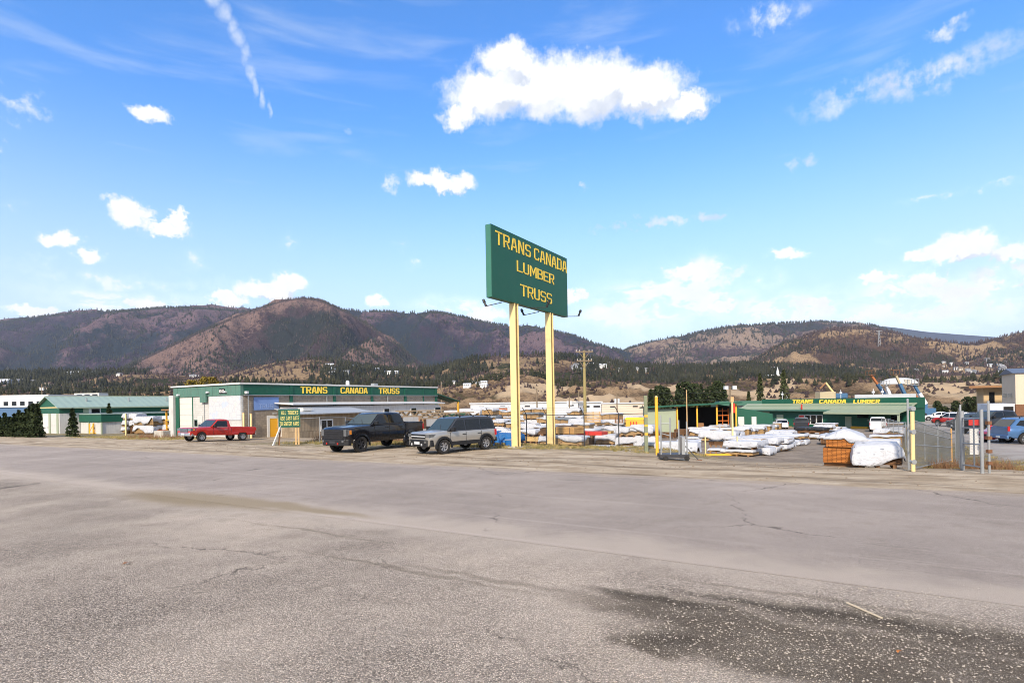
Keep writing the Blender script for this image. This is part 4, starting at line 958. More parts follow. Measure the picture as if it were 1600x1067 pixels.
def vehicle(name, label, cat, loc, rz, S, group=None):
    o = thing(name, label, cat, loc, rz, group)
    W2 = S['W']/2; xf, xr, wr = S['xf'], S['xr'], S['wr']; nose, tail = S['nose'], S['tail']; z0 = S['sill']; paint = S['paint']; ra = wr*1.17
    top = S['top']; belt = S['belt']; hs = sorted(set([nose, nose-.06, nose-.16, nose-.3, tail, tail+.05, tail+.14, tail+.3]+[p[0] for p in top]+
        list(np.arange(tail+.3, nose-.3, .14))+[xw+ra*math.cos(a) for xw in (xf, xr) for a in np.linspace(0, math.pi, 15)]))
    hs = [x for x in hs if tail-1e-6 <= x <= nose+1e-6]
    def wx(x):
        w = W2
        if x > nose-.5: w -= S.get('taper', .16)*((x-(nose-.5))/.5)**2.2
        if x < tail+.3: w -= .06*((tail+.3-x)/.3)**2
        return w
    def zb(x):
        z = z0
        if x > nose-.4: z = S.get('chin', z0)
        if x < tail+.3: z = S.get('rearchin', z0)
        for xw in (xf, xr):
            d = abs(x-xw)
            if d < ra: z = max(z, wr+math.sqrt(max(0, ra*ra-d*d))-.02)
        return z
    rows = []; r_ = S.get('round', .10)
    for x in hs:
        w, b, t = wx(x), zb(x), interp(top, x)
        if x > nose-.12: t -= (x-(nose-.12))/.12*S.get('nosedrop', .06)
        m_ = lerp(b, t, .55)
        half = [(w*.55, b), (w*.965, b), (w*.99, b+(t-b)*.12), (w, m_), (w*.992, t-r_*1.5), (w*.965, t-r_*.55), (w*.90, t-r_*.06), (w*.55, t+.015), (0, t+.03)]
        rows.append([(x, y, z) for y, z in half]+[(x, -y, z) for y, z in half[-2::-1]])
    mb = MB(); mb.grid(rows, 0)
    nc = len(rows[0]); n = len(rows)
    mb.f += [tuple(range(nc)), tuple((n-1)*nc+k for k in range(nc-1, -1, -1))]; mb.m += [0, 0]
    mb.f += [(i*nc, (i+1)*nc, (i+1)*nc+nc-1, i*nc+nc-1) for i in range(n-1)]; mb.m += [1]*(n-1)
    body = mb.build('body', [paint, M['black']], o, smooth='auto')
    # greenhouse
    gx = S['cab']      # (windshield base x, windshield top x, rear top x, rear base x, roof z)
    xa, xb, xc, xd, zr = gx; wbm, wtm = W2*.955, W2*S.get('tumble', .80)
    prof = [(xd, belt), (xc-.02*(0), zr-.06), (xc+.15, zr-.01), ((xb+xc)/2, zr+.015), (xb-.15, zr-.005), (xb, zr-.05), (xa, belt-.02)]
    def wid(z): return lerp(wbm, wtm, min(1, max(0, (z-belt)/(zr-belt))))
    xs = sorted(set([p[0] for p in prof]+list(np.linspace(xd, xa, 24)))); rows = []
    for x in xs:
        t = max(belt-.02, interp(prof, x)); w = wid(t); rr = min(.07, (t-belt+.02)*.5)
        half = [(wbm, belt-.03), (lerp(wbm, w, .5), lerp(belt-.03, t, .5)), (wid(t-rr), t-rr), (w-.04, t-rr*.3), (w-.12, t), (0, t+.012)]
        rows.append([(x, y, z) for y, z in half]+[(x, -y, z) for y, z in half[-2::-1]])
    mb = MB(); mb.grid(rows); mb.build('cab', S.get('roofpaint', paint), o, smooth='auto')
    # windows: polygons given as (x, f) on the slanting side
    for sy in (1, -1):
        for pl in S['windows']:
            pts = []
            for (x, f) in pl:
                z = lerp(belt, zr-.06, f); pts.append((x, sy*(wid(z)+.004), z))
            MB().poly(pts, (0, sy*.012, 0)).build('window', M['glass'], o)
    def slope(xb0, z_0, xt, z_t, f0, f1, name, mat, off):
        n_ = Vector((z_t-z_0, 0, -(xt-xb0))).normalized(); n_ = n_ if n_.z > 0 else -n_
        pts = []
        for f, k in ((f0, 1), (f0, -1), (f1, -1), (f1, 1)):
            x = lerp(xb0, xt, f); z = lerp(z_0, z_t, f); pts.append(Vector((x, k*(wid(z)-.07), z))+n_*.006)
        MB().poly(pts, n_*.012).build(name, mat, o)
    slope(xa, belt-.02, xb, zr-.05, .08, .94, 'windshield', M['glass_light'], 0)
    slope(xd, belt, xc, zr-.06, .10, .90, 'rear_window', M['glass'], 0)
    for wy_ in (.35, -.30):
        MB().bar((xa-.02, wy_, belt+.02), (lerp(xa, xb, .45), wy_-.42, lerp(belt, zr-.05, .45)+.012), .022, .015).build('wiper', M['black'], o)
    if S.get('moulding'):
        for sy in (1, -1): MB().box(tail+.25, nose-.35, min(sy*W2, sy*(W2+.018)), max(sy*W2, sy*(W2+.018)), .80, .84).build('side_moulding', S['moulding'], o)
    if S.get('trim'):
        for sy in (1, -1):
            zz_ = belt+.012; MB().box(xd+.25, xa-.15, min(sy*(wbm-.02), sy*(wbm+.012)), max(sy*(wbm-.02), sy*(wbm+.012)), zz_-.02, zz_+.012).build('window_trim', S['trim'], o)
    # wheels
    for (xw, sy) in ((xf,1),(xf,-1),(xr,1),(xr,-1)):
        wy = sy*(W2-.125)
        hub = MB().cyl((0,-.09,0), (0,.06*sy,0), wr*.30, n=12).build('wheel', M['black'], o, loc=(xw, wy, wr))
        tw = .125; q = .62
        MB().lathe([(wr*q,-tw*.8),(wr*.80,-tw),(wr*.95,-tw*.9),(wr,-tw*.6),(wr,tw*.6),(wr*.95,tw*.9),(wr*.80,tw),(wr*q,tw*.8),(wr*q,-tw*.8)], 28).build('tyre', M['tyre'], hub, smooth='auto')
        rm = MB(); fy = sy*tw*.62
        rm.lathe([(wr*.64, fy), (wr*.60, fy+sy*.02), (wr*.55, fy-sy*.02), (wr*.53, -fy*.6)], 28)
        rm.cyl((0, fy-sy*.05, 0), (0, fy+sy*.012, 0), wr*.15, n=12)
        ns = S.get('spokes', 6)
        for k in range(ns):
            a = 2*math.pi*k/ns+.2
            for da in (-.13, .13):
                rm.bar((wr*.12*math.cos(a), fy-sy*.02, wr*.12*math.sin(a)), (wr*.57*math.cos(a+da), fy-sy*.004, wr*.57*math.sin(a+da)), wr*.085, .03, up=(0,1,0))
        rm.lathe([(0.0, -fy*.3), (wr*.58, -fy*.3)], 20)
        rm.build('rim', S.get('rim', M['rim']), hub)
        if S.get('flare'):
            fl = MB(); rws = []
            for a in np.linspace(-.12, math.pi+.12, 19):
                c_, s_ = math.cos(a), math.sin(a)
                rws.append([(xw+ra*.97*c_, sy*(W2-.05), wr+ra*.97*s_-.02), (xw+ra*.97*c_, sy*(W2+.03), wr+ra*.97*s_-.02), (xw+(ra+.085)*c_, sy*(W2+.025), wr+(ra+.085)*s_-.02), (xw+(ra+.10)*c_, sy*(W2-.03), wr+(ra+.10)*s_-.02)])
            fl.grid(rws); fl.build('wheel_arch', S['flare'], o, smooth='auto')
    # front: grille, lamps, bumpers
    g = S['grille']; gz0, gz1, gw = g['z0'], g['z1'], g['w']
    gm = MB().box(nose-.10, nose+.012, -gw, gw, gz0, gz1).build('grille', g.get('mat', M['black']), o, bevel=.01)
    bars = MB(); nb = g.get('bars', 3)
    for k in range(nb):
        z = lerp(gz0, gz1, (k+.5)/nb); bars.box(nose+.0125, nose+.03, -gw*.96, gw*.96, z-g.get('bt', .018), z+g.get('bt', .018))
    bars.build('grille_bars', g.get('barmat', M['steel_dark']), gm)
    for sy in (1, -1):
        y0, y1 = sorted((sy*gw*1.02, sy*(wx(nose-.1)+.004)))
        hl = MB(); hl.poly([(nose+.008, y0 if sy < 0 else y0, lerp(gz0, gz1, .35)), (nose+.008, y1, lerp(gz0, gz1, .35)), (nose+.008, y1, gz1+.01), (nose+.008, y0, gz1+.01)], (-.25, 0, 0))
        yo = sy*(wx(nose-.2)+.012); hl.box(nose-.38, nose-.12, min(yo, yo-sy*.05), max(yo, yo-sy*.05), lerp(gz0, gz1, .45), gz1)
        h_ = hl.build('headlight', g.get('lamp', M['lamp_clear']), o)
        if g.get('amber'):
            MB().box(nose-.30, nose-.18, min(yo+sy*.002, yo+sy*.015), max(yo+sy*.002, yo+sy*.015), lerp(gz0, gz1, .5), gz1-.03).build('turn_signal', M['lamp_amber'], h_)
        # tail lamp, mirror, handles
        tz0, tz1 = S['tail_lamp']; yt = sy*(W2-.10)
        MB().box(tail-.02, tail+.10, min(yt, yt+sy*.085), max(yt, yt+sy*.085), tz0, tz1).build('tail_light', M['lamp_red'], o)
        mx = S['mirror']; MB().box(mx-.06, mx+.10, min(sy*(W2-.02), sy*(W2+.22)), max(sy*(W2-.02), sy*(W2+.22)), belt-.02, belt+.20).build('mirror', M['black'], o, bevel=.03)
        for hx in S['handles']:
            yh = sy*(W2*.992); MB().box(hx-.11, hx+.11, min(yh, yh+sy*.035), max(yh, yh+sy*.035), belt-.20, belt-.165).build('door_handle', S.get('handle', M['black']), o)
        for dx in S['seams']:
            yh = sy*(W2+.0015)
            MB().box(dx-.008, dx+.008, min(yh-sy*.06, yh), max(yh-sy*.06, yh), z0+.08, belt-.06).build('door_seam', M['black'], o)
        if S.get('skirt'):
            yk = sy*(W2+.012); MB().box(xr+ra+.02, xf-ra-.02, min(yk-sy*.08, yk), max(yk-sy*.08, yk), z0-.02, z0+S['skirt']).build('side_skirt', M['black'], o)
    bz0, bz1 = S['bumper']
    bm = MB(); bw = W2-.06
    bm.poly([(nose-.10, -bw-.03, bz0), (nose+.05, -bw+.16, bz0), (nose+.09, -bw*.5, bz0), (nose+.09, bw*.5, bz0), (nose+.05, bw-.16, bz0), (nose-.10, bw+.03, bz0), (nose-.3, bw+.03, bz0), (nose-.3, -bw-.03, bz0)], (0,0,bz1-bz0))
    bf = bm.build('front_bumper', S.get('bumpmat', M['black']), o, bevel=.03)
    MB().box(nose+.091, nose+.10, -.22, .22, lerp(bz0,bz1,.35), lerp(bz0,bz1,.35)+.13).build('number_plate', S.get('platemat', M['steel_dark']), bf)
    for sy in (1, -1):
        if S.get('hooks'): MB().box(nose+.0902, nose+.14, sy*.42-.022, sy*.42+.022, bz0+.06, bz0+.16).build('tow_hook', M['white_metal'] if S['hooks'] == 'w' else M['red'], bf)
        if S.get('fog'): MB().box(nose+.045, nose+.075, min(sy*(bw-.30), sy*(bw-.16)), max(sy*(bw-.30), sy*(bw-.16)), lerp(bz0,bz1,.55), lerp(bz0,bz1,.85)).build('fog_light', M['lamp_clear'], bf)
    MB().box(tail-.07, tail+.06, -W2+.05, W2-.05, bz0+.02, bz0+.24).build('rear_bumper', S.get('rbumpmat', S.get('bumpmat', M['black'])), o, bevel=.03)
    MB().box(tail-.082, tail-.0702, -.18, .18, bz0+.06, bz0+.18).build('number_plate', M['white_metal'], o)
    if S.get('bed'):
        bx0, bx1, rail, fl = S['bed']
        for sy in (1, -1):
            ys = sorted((sy*(W2-.02), sy*(W2-.12))); MB().box(bx0+.05, bx1, ys[0], ys[1], fl-.10, rail).build('bed_side', paint, o, bevel=.025)
        MB().box(bx0-.012, bx0+.07, -W2+.11, W2-.11, fl-.25, rail-.015).build('tailgate', paint, o, bevel=.02)
        MB().box(bx1-.06, bx1-.0, -W2+.121, W2-.121, fl, rail).build('bed_front', paint, o)
        MB().box(bx0+.071, bx1-.062, -W2+.121, W2-.121, fl+.02, fl+.04).build('bed_floor', M['black'], o)
    if S.get('rails'):
        for sy in (1, -1):
            r1 = MB(); y = sy*(wtm-.10); r1.bar((xb-.25, y, zr+.07), (xc+.15, y, zr+.07), .04, .03)
            for x in (xb-.3, (xb+xc)/2, xc+.2): r1.bar((x, y, zr-.01), (x, y, zr+.06), .05, .05)
            r1.build('roof_rail', M['black'], o)
    return o
SIL = dict(L=5.9, W=2.06, nose=2.95, tail=-2.93, xf=1.98, xr=-1.77, wr=.435, sill=.52, chin=.54, rearchin=.62, belt=1.42, paint=M['p_black'], taper=.14, round=.09,
    top=[(2.95,1.28),(2.80,1.34),(2.0,1.40),(1.25,1.42),(1.0,1.42),(-1.33,1.42),(-1.36,.88),(-2.93,.88)], nosedrop=.05, cab=(1.30,.52,-1.10,-1.32,2.04), tumble=.79,
    windows=[[(1.05,.08),(.50,.88),(.02,.90),(-.02,.08)], [(-.12,.08),(-.10,.90),(-.90,.88),(-1.12,.10)]], handles=[.12,-1.0], seams=[1.05,-.07,-1.25], mirror=.98,
    grille=dict(z0=.74, z1=1.24, w=.74, bars=4, bt=.03), tail_lamp=(1.0,1.32), bumper=(.42,.74), bed=(-2.93,-1.36,1.44,.90), hooks='r', fog=1, flare=M['p_black'], rim=M['rim_dark'], spokes=6)
SIL['grille']['amber'] = True; SIL['trim'] = M['steel_dark']; SIL['grille']['barmat'] = pm('gloss_grille_bar', (.05,.05,.055), .2, metal=.6)
BRO = dict(L=4.39, W=1.90, nose=2.15, tail=-2.08, xf=1.30, xr=-1.37, wr=.370, sill=.42, chin=.45, rearchin=.50, belt=1.10, paint=M['p_silver'], taper=.10, round=.09, roofpaint=M['p_dark'],
    top=[(2.15,1.02),(2.0,1.07),(1.2,1.12),(.9,1.12),(-2.08,1.12)], nosedrop=.05, cab=(1.08,.42,-1.90,-2.05,1.75), tumble=.83,
    windows=[[(.86,.10),(.42,.88),(.02,.90),(-.02,.08)], [(-.10,.08),(-.10,.90),(-.98,.90),(-1.0,.08)], [(-1.08,.08),(-1.08,.90),(-1.80,.86),(-1.92,.10)]], handles=[.05,-.92], seams=[.92,-.06,-1.05], mirror=.80,
    grille=dict(z0=.78, z1=1.0, w=.60, bars=1, bt=.02, barmat=M['white_metal']), tail_lamp=(.75,1.05), bumper=(.40,.74), hooks='w', fog=1, flare=M['black'], rim=M['rim'], spokes=6, skirt=.17, rails=1, platemat=M['white_metal'])
F15 = dict(L=5.4, W=1.98, nose=2.70, tail=-2.75, xf=1.82, xr=-1.58, wr=.365, sill=.48, chin=.50, rearchin=.58, belt=1.14, paint=M['p_red'], taper=.05, round=.06,
    top=[(2.70,1.04),(2.6,1.07),(1.2,1.13),(.95,1.14),(-.55,1.14),(-.58,.76),(-2.75,.76)], nosedrop=.02, cab=(1.15,.55,-.40,-.52,1.76), tumble=.82,
    windows=[[(.98,.10),(.55,.86),(-.20,.88),(-.22,.08)]], handles=[-.08], seams=[.95,-.28], mirror=.85,
    grille=dict(z0=.72, z1=1.02, w=.58, bars=4, bt=.012, barmat=M['chrome'], amber=True), tail_lamp=(.85,1.08), bumper=(.44,.68), bumpmat=M['chrome'], rbumpmat=M['chrome'], bed=(-2.75,-.58,1.15,.78), handle=M['chrome'], trim=M['chrome'], rim=M['rim'], spokes=8, platemat=M['white_metal'])
def var(S, **k): d = dict(S); d.update(k); return d
fwdT = Vector((-TA.x, -TA.y))
def park(S, px, py, fwd, side=1, **k):
    """centre and heading from the pixel where the near front wheel touches the ground"""
    p = G(px, py); f = Vector(fwd).normalized(); l = Vector((-f.y, f.x))*side; q = Vector((p.x, p.y))-f*S['xf']-l*(S['W']/2-.12)
    zf = zat(*(q+f*S['xf'])); zr_ = zat(*(q+f*S['xr'])); 
    return (q.x, q.y, (zf*-S['xr']+zr_*S['xf'])/(S['xf']-S['xr'])+.0), math.atan2(f.y, f.x), math.atan2(zf-zr_, S['xf']-S['xr'])
for (nm, lb_, ct_, S, px, py, fw) in (
    ('pickup_truck', 'black four door pickup truck parked nose to the road beside the silver car', 'truck', SIL, 563.4, 706, fwdT),
    ('suv', 'beige silver compact SUV with black roof parked beside the black pickup', 'car', BRO, 692.5, 709.5, (-.73,-.68)),
    ('pickup_truck', 'old red single cab pickup truck with chrome bumper outside the block workshop', 'truck', F15, 314.4, 690, fwdT)):
    loc, rz, pit = park(S, px, py, fw); v_ = vehicle(nm, lb_, ct_, loc, rz, S); v_.rotation_euler = (0, -pit, rz)
CAR = var(BRO, W=1.84, nose=2.35, tail=-2.3, xf=1.42, xr=-1.36, wr=.33, sill=.30, chin=.28, rearchin=.35, belt=.92, paint=M['p_dred'], roofpaint=M['p_dred'], round=.12, top=[(2.35,.66),(2.1,.74),(1.2,.90),(.8,.93),(-1.6,.97),(-2.3,.93)], nosedrop=.1,
    cab=(1.15,.25,-.95,-1.85,1.42), tumble=.74, windows=[[(.75,.10),(.20,.86),(-.25,.90),(-.28,.08)], [(-.36,.08),(-.34,.90),(-.95,.86),(-1.35,.15)]], seams=[.75,-.32], handles=[-.2,-1.1], mirror=.7, flare=None, skirt=None, rails=None, hooks=None,
    grille=dict(z0=.42, z1=.60, w=.5, bars=3, bt=.01), tail_lamp=(.68,.88), bumper=(.24,.44), bumpmat=M['p_dred'])
SUV = var(BRO, nose=2.3, tail=-2.3, xf=1.42, xr=-1.36, roofpaint=M['p_blue'], paint=M['p_blue'], belt=1.05, top=[(2.3,.88),(2.1,.95),(1.2,1.04),(.9,1.07),(-2.3,1.07)], cab=(1.25,.45,-1.75,-2.25,1.66), flare=None, skirt=.1, hooks=None, round=.13, tail_lamp=(.85,1.15), bumper=(.34,.60), bumpmat=M['p_blue'],
    windows=[[(.90,.10),(.38,.86),(.02,.90),(-.02,.08)], [(-.10,.08),(-.10,.90),(-.92,.90),(-1.0,.08)], [(-1.08,.10),(-1.02,.90),(-1.6,.84),(-1.85,.30)]])
def put(nm, lb_, ct_, S, px, Y, rz, group=None): return vehicle(nm, lb_, ct_, AT(px, Y), R(rz), S, group)
GR = 'vehicles parked beyond the mesh gate'
put('suv', 'blue SUV with red tail light nearest in the right hand lot', 'car', SUV, 1626, 35.5, -12, GR)
put('sedan', 'dark red car with alloy wheel between the blue SUV and grey sedan', 'car', CAR, 1588, 38.5, 176, GR)
put('sedan', 'grey sedan behind the dark red car', 'car', var(CAR, paint=M['p_grey'], roofpaint=M['p_grey'], bumpmat=M['p_grey']), 1600, 43, 178, GR)
put('pickup_truck', 'charcoal pickup truck in front of the white container', 'truck', var(SIL, paint=M['p_dark'], flare=None), 1552, 49, 182, GR)
put('suv', 'black SUV parked behind the mesh gate leaf', 'car', var(SUV, paint=M['p_dark'], roofpaint=M['p_dark'], bumpmat=M['black']), 1524, 55, 184, GR)
put('suv', 'silver SUV roof showing over the black SUV', 'car', var(SUV, paint=M['p_grey'], roofpaint=M['p_grey'], bumpmat=M['black']), 1530, 62, 184, GR)
put('van', 'red and white van seen between the fence and the gate', 'van', var(SUV, paint=M['p_red'], roofpaint=M['p_white'], bumpmat=M['black']), 1492, 66, 100, GR)
put('sedan', 'small white car far back at the end of the mesh fence', 'car', var(CAR, paint=M['p_white'], roofpaint=M['p_white'], bumpmat=M['p_white']), 1466, 92, 150, GR)
put('suv', 'white SUV parked by the green garage door of the lumber store', 'car', var(SUV, paint=M['p_white'], roofpaint=M['p_white'], bumpmat=M['p_white'], tail_lamp=(.9,1.2)), 1219, 97, 72)
put('pickup_truck', 'white pickup truck parked at the porch of the lumber store', 'truck', var(SIL, paint=M['p_white'], bumpmat=M['p_white'], flare=None), 1371, 80, 58)
dk = put('pickup_truck', 'dark pickup truck loaded with boards before the shop windows', 'truck', var(SIL, paint=M['p_dark'], flare=None), 1252, 86, 62)

# ------------------------------------------------------------------ big roadside sign
Z8 = lambda x, y: (740+x/6.275, 330+y/6.275)
SS_ = -16.0; TA0, TA1, BZ0, BZ1 = 23.75, 32.35, 7.68, 11.42
bs = thing('billboard', 'tall green billboard reading TRANS CANADA LUMBER TRUSS on two yellow posts', 'billboard', frame(SS_, 26.1), ANG_S)
o26 = 26.1
M['sign_green'] = pm('sign_green_paint', (.007,.092,.048), .5, var=.10, vs=1.0, dirt=.06)
M['sign_edge'] = pm('sign_edge_lit_green', (.035,.15,.105), .5, var=.15, vs=2, streak=.15)  # lighter copy of the board green: light on its side edge, plus streaks
b = MB(); b.box(-.34, 0, TA0-o26, TA1-o26, BZ0, BZ1); b.build('sign_board', M['sign_green'], bs, bevel=.015)
b = MB(); b.box(-.33, -.01, TA0-o26-.03, TA0-o26-.002, BZ0+.02, BZ1-.02); b.build('edge_panel', M['sign_edge'], bs)
for (ln, xa_, xb_, ya_, yb_) in (('TRANS CANADA', 212, 934, (228, 350), (470, 592)), ('LUMBER', 420, 790, (492, 602), (612, 712)), ('TRUSS', 458, 768, (722, 838), (800, 908))):
    t_0, zt0 = onS(*Z8(xa_, ya_[0]), SS_); _, zb0 = onS(*Z8(xa_, ya_[1]), SS_)
    t_1, zt1 = onS(*Z8(xb_, yb_[0]), SS_); _, zb1 = onS(*Z8(xb_, yb_[1]), SS_)
    z0_, z1_ = (zb0+zb1)/2, (zt0+zt1)/2
    tt0 = max(t_0, TA0+.04); tt1 = min(t_1, TA1-.03)
    if ' ' in ln:
        tot = tt1-tt0; mb = MB(); word(mb, 'TRANS', (.001, tt0-o26, z0_), (0,1,0), (0,0,1), tot*.445, z1_-z0_, .02, gap=.55, stroke_w=.66); mb.build('lettering', M['lettering'], bs)
        mb = MB(); word(mb, 'CANADA', (.001, tt0-o26+tot*.485, z0_), (0,1,0), (0,0,1), tot*.515, z1_-z0_, .02, gap=.45, stroke_w=.66); mb.build('lettering', M['lettering'], bs)
    else:
        mb = MB(); word(mb, ln, (.001, tt0-o26, z0_), (0,1,0), (0,0,1), tt1-tt0, z1_-z0_, .02, gap=.3, stroke_w=.66); mb.build('lettering', M['lettering'], bs)
for tp in (26.1, 30.15):
    y = tp-o26; p = MB(); zb_ = zat(*st(SS_, tp))-.5
    p.box(-.36, .02, y-.17, y-.145, zb_, BZ0+.0); p.box(-.36, .02, y+.145, y+.17, zb_, BZ0); p.box(-.185, -.155, y-.145, y+.145, zb_, BZ0)
    p.build('post', M['cream'], bs)
    MB().box(-.55, .22, y-.42, y+.42, zb_, zb_+.53).build('footing', M['concrete'], bs)
for (tp, sg_) in ((25.2, -1), (29.2, -1), (27.6, 1), (31.7, 1)):
    y = tp-o26; a = MB(); x0_ = -.34 if sg_ < 0 else 0
    a.cyl((x0_, y, BZ0-.03), (x0_+sg_*1.05, y, BZ0-.12), .022, n=6); ar = a.build('lamp_arm', M['steel_dark'], bs)
    h = MB(); h.cyl((x0_+sg_*1.05, y, BZ0-.10), (x0_+sg_*1.15, y, BZ0+.10), .07, .05, 8); h.cyl((x0_+sg_*1.15, y, BZ0+.10), (x0_+sg_*1.22, y, BZ0+.26), .09, .07, 8); h.build('lamp', M['black'], ar)
# ------------------------------------------------------------------ lumber bundles
def wrapmat(name, col, mark):
    m, n, b = newmat(name)
    co = n.n('ShaderNodeTexCoord').outputs['Object']
    c = n.mix(n.noise(co, 1.2, 4, .6), tuple(x*.88 for x in col), col)
    g = n.vm('MULTIPLY', co, (1.0, 1.0, 2.4)); k = n.sstep(n.vor(g, 2.6), .20, .13); k2 = n.sstep(n.noise(co, .9, 2), .44, .52)
    c = n.mix(n.m('MULTIPLY', n.m('MULTIPLY', k, k2), .75), c, mark)
    c = n.mix(n.m('MULTIPLY', n.sstep(n.noise(co, 2.1, 6, .7, .6), .52, .75), .30), c, (.30, .29, .28))
    n.set(b.inputs['Base Color'], c); b.inputs['Roughness'].default_value = .5; b.inputs['Specular IOR Level'].default_value = .3
    h = n.m('ADD', n.noise(co, 3.5, 5, .6, 1.5), n.m('MULTIPLY', n.noise(co, 11, 4, .6, 1), .4))
    bp = n.n('ShaderNodeBump'); bp.inputs['Strength'].default_value = .8; bp.inputs['Distance'].default_value = .09; n.set(bp.inputs['Height'], h); n.set(b.inputs['Normal'], bp)
    return m
WRAP = wrapmat('white_lumber_wrap', (.52, .53, .56), (.10, .12, .16)); WRAPG = wrapmat('grey_tarpaulin', (.16, .18, .20), (.05,.05,.06)); WRAPB = wrapmat('black_tarpaulin', (.02,.02,.022), (.05,.05,.05))
WRAPBL = wrapmat('blue_tarpaulin', (.01,.13,.38), (.4,.4,.42))
def boardmat(name, c1, c2, dark, h=.045, endw=.14):
    m, n, b = newmat(name)
    co = n.n('ShaderNodeTexCoord').outputs['Object']; ge = n.n('ShaderNodeNewGeometry'); sp = n.n('ShaderNodeSeparateXYZ'); n.set(sp.inputs[0], co)
    cb = n.n('ShaderNodeCombineXYZ'); n.set(cb.inputs[0], n.m('ADD', n.m('MULTIPLY', sp.outputs[0], .12), sp.outputs[1])); n.set(cb.inputs[1], sp.outputs[2])
    br = n.n('ShaderNodeTexBrick'); n.set(br.inputs['Vector'], cb); br.inputs['Scale'].default_value = 1; br.offset = .1
    br.inputs['Brick Width'].default_value = endw; br.inputs['Row Height'].default_value = h; br.inputs['Mortar Size'].default_value = .006
    for k, v in (('Color1', c1), ('Color2', c2), ('Mortar', dark)): br.inputs[k].default_value = (*v, 1)
    c = n.mix(n.m('MULTIPLY', n.sstep(n.noise(co, 1.8, 5, .7), .45, .75), .5), br.outputs[0], tuple(x*.5 for x in c2))
    n.set(b.inputs['Base Color'], c); b.inputs['Roughness'].default_value = .85; b.inputs['Specular IOR Level'].default_value = .2
    bp = n.n('ShaderNodeBump'); bp.inputs['Distance'].default_value = .02; n.set(bp.inputs['Height'], n.m('SUBTRACT', 1.0, br.outputs['Fac'])); n.set(b.inputs['Normal'], bp)
    return m
CEDAR = boardmat('cedar_boards', (.50,.19,.045), (.36,.125,.03), (.07,.025,.01)); SPRUCE = boardmat('spruce_boards', (.55,.36,.17), (.42,.26,.12), (.13,.08,.04)); BROWN = boardmat('treated_brown_boards', (.22,.115,.055), (.15,.08,.04), (.04,.02,.012)); TANB = boardmat('tan_beams', (.52,.30,.11), (.42,.23,.08), (.12,.06,.03), .3, 2.0)
YELB = boardmat('yellow_boards', (.62,.42,.18), (.50,.33,.13), (.16,.10,.05), .12, 3.0)
def drape(L, W, H, hem, rnd, mat, name='wrap', parent=None, ends=True, sag=.05, peak=0):
    """loose sheet over a box L x W x H: hem = how far it hangs down"""
    nu, nv = max(10, int(L/.22)), 15; ox, oy = rnd.random()*90, rnd.random()*90
    ex, ey = (hem if ends else .03), hem
    U = np.linspace(-L/2-ex, L/2+ex, nu+5); V = np.linspace(-W/2-ey, W/2+ey, nv); rows = []
    for u in U:
        r = []
        for v in V:
            n1 = float(fbm(u*1.6+ox, v*1.6+oy, 3))-.5; n2 = float(fbm(u*.9+oy, np.sign(v)*7+ox, 3))-.5
            du = max(0, abs(u)-L/2); dv = max(0, abs(v)-W/2)
            drop = max(du*(1 if ends else 0), dv); hv = 1+2.4*n2 if drop > 0 else 1
            drop = min(drop*hv, H-.04)
            x = math.copysign(min(abs(u), L/2)+.03+.10*du+(.09*abs(n1) if du > 0 else 0), u); y = math.copysign(min(abs(v), W/2)+.03+(.16*dv+.22*abs(n1)*(dv > 0)), v)
            z = H+.03-drop+(n1*sag*2.2 if drop == 0 else 0)+(peak*(1-abs(v)/(W/2)) if drop == 0 and peak else 0)
            r.append((x, y+(.05*math.sin(u*9+ox)*dv*2), z))
        rows.append(r)
    mb = MB(); mb.grid(rows, flip=False); o = mb.build(name, mat, parent, smooth=True)
    s = o.modifiers.new('thickness', 'SOLIDIFY'); s.thickness = .012; s.offset = 1
    return o
def bundle(label, loc, rz, L, W, H, boards=SPRUCE, wrap=WRAP, hem=.35, group=None, seed=0, ends=True, skid=True, name='lumber_bundle', cat='lumber bundle', peak=0):
    rd = random.Random(seed); o = thing(name, label, cat, loc, rz, group)
    z0 = .10 if skid else 0
    for i in range(1):
        MB().box(-L/2, L/2, -W/2, W/2, z0, H-.002).build('boards', boards, o)
    if skid:
        for k in (-.36, 0, .36): MB().box(L*k-.05, L*k+.05, -W/2+.01, W/2-.01, -.04, z0-.001).build('bearer', M['wood_brown'], o)
    if wrap is not None: drape(L, W, H, min(hem, H*.96), rd, wrap, parent=o, ends=ends, peak=peak)
    else:
        for k in (-.3, .3):
            MB().box(L*k-.02, L*k+.02, -W/2-.008, W/2+.008, z0-.01, H+.008).build('strap', M['steel_dark'], o)
    return o
def brow(desc, A, B, n, L, W, H, rz, kinds, layers=1, group=None, jit=.15, seed=1, side='from the left'):
    rd = random.Random(seed); A, B = Vector(A), Vector(B)
    for k in range(n):
        p = A.lerp(B, (k+.5)/n); x, y = p.x+rd.uniform(-jit, jit), p.y+rd.uniform(-jit, jit); z = zat(x, y)+.03
        nl = layers if rd.random() < .7 else max(1, layers-1)
        for l in range(nl):
            bd, wr, hem, adj = kinds[rd.randrange(len(kinds))]; h = H*rd.uniform(.8, 1.15)
            if l < nl-1 and wr is not None and rd.random() < .3: hem = H
            tier = '' if layers == 1 else ', %s tier' % (['bottom', 'middle', 'top'][l] if layers == 3 else ['bottom', 'upper'][l])
            bundle('%s, %s %s in the %s%s' % (adj, ORD[k], side, desc, tier), (x+rd.uniform(-.15,.15), y, z), rz+rd.uniform(-.08, .08), L*rd.uniform(.75, 1.12), W*rd.uniform(.9, 1.1), h, bd, wr, hem*rd.uniform(.6, 1.2), group, seed*97+k*7+l)
            z += h+.07
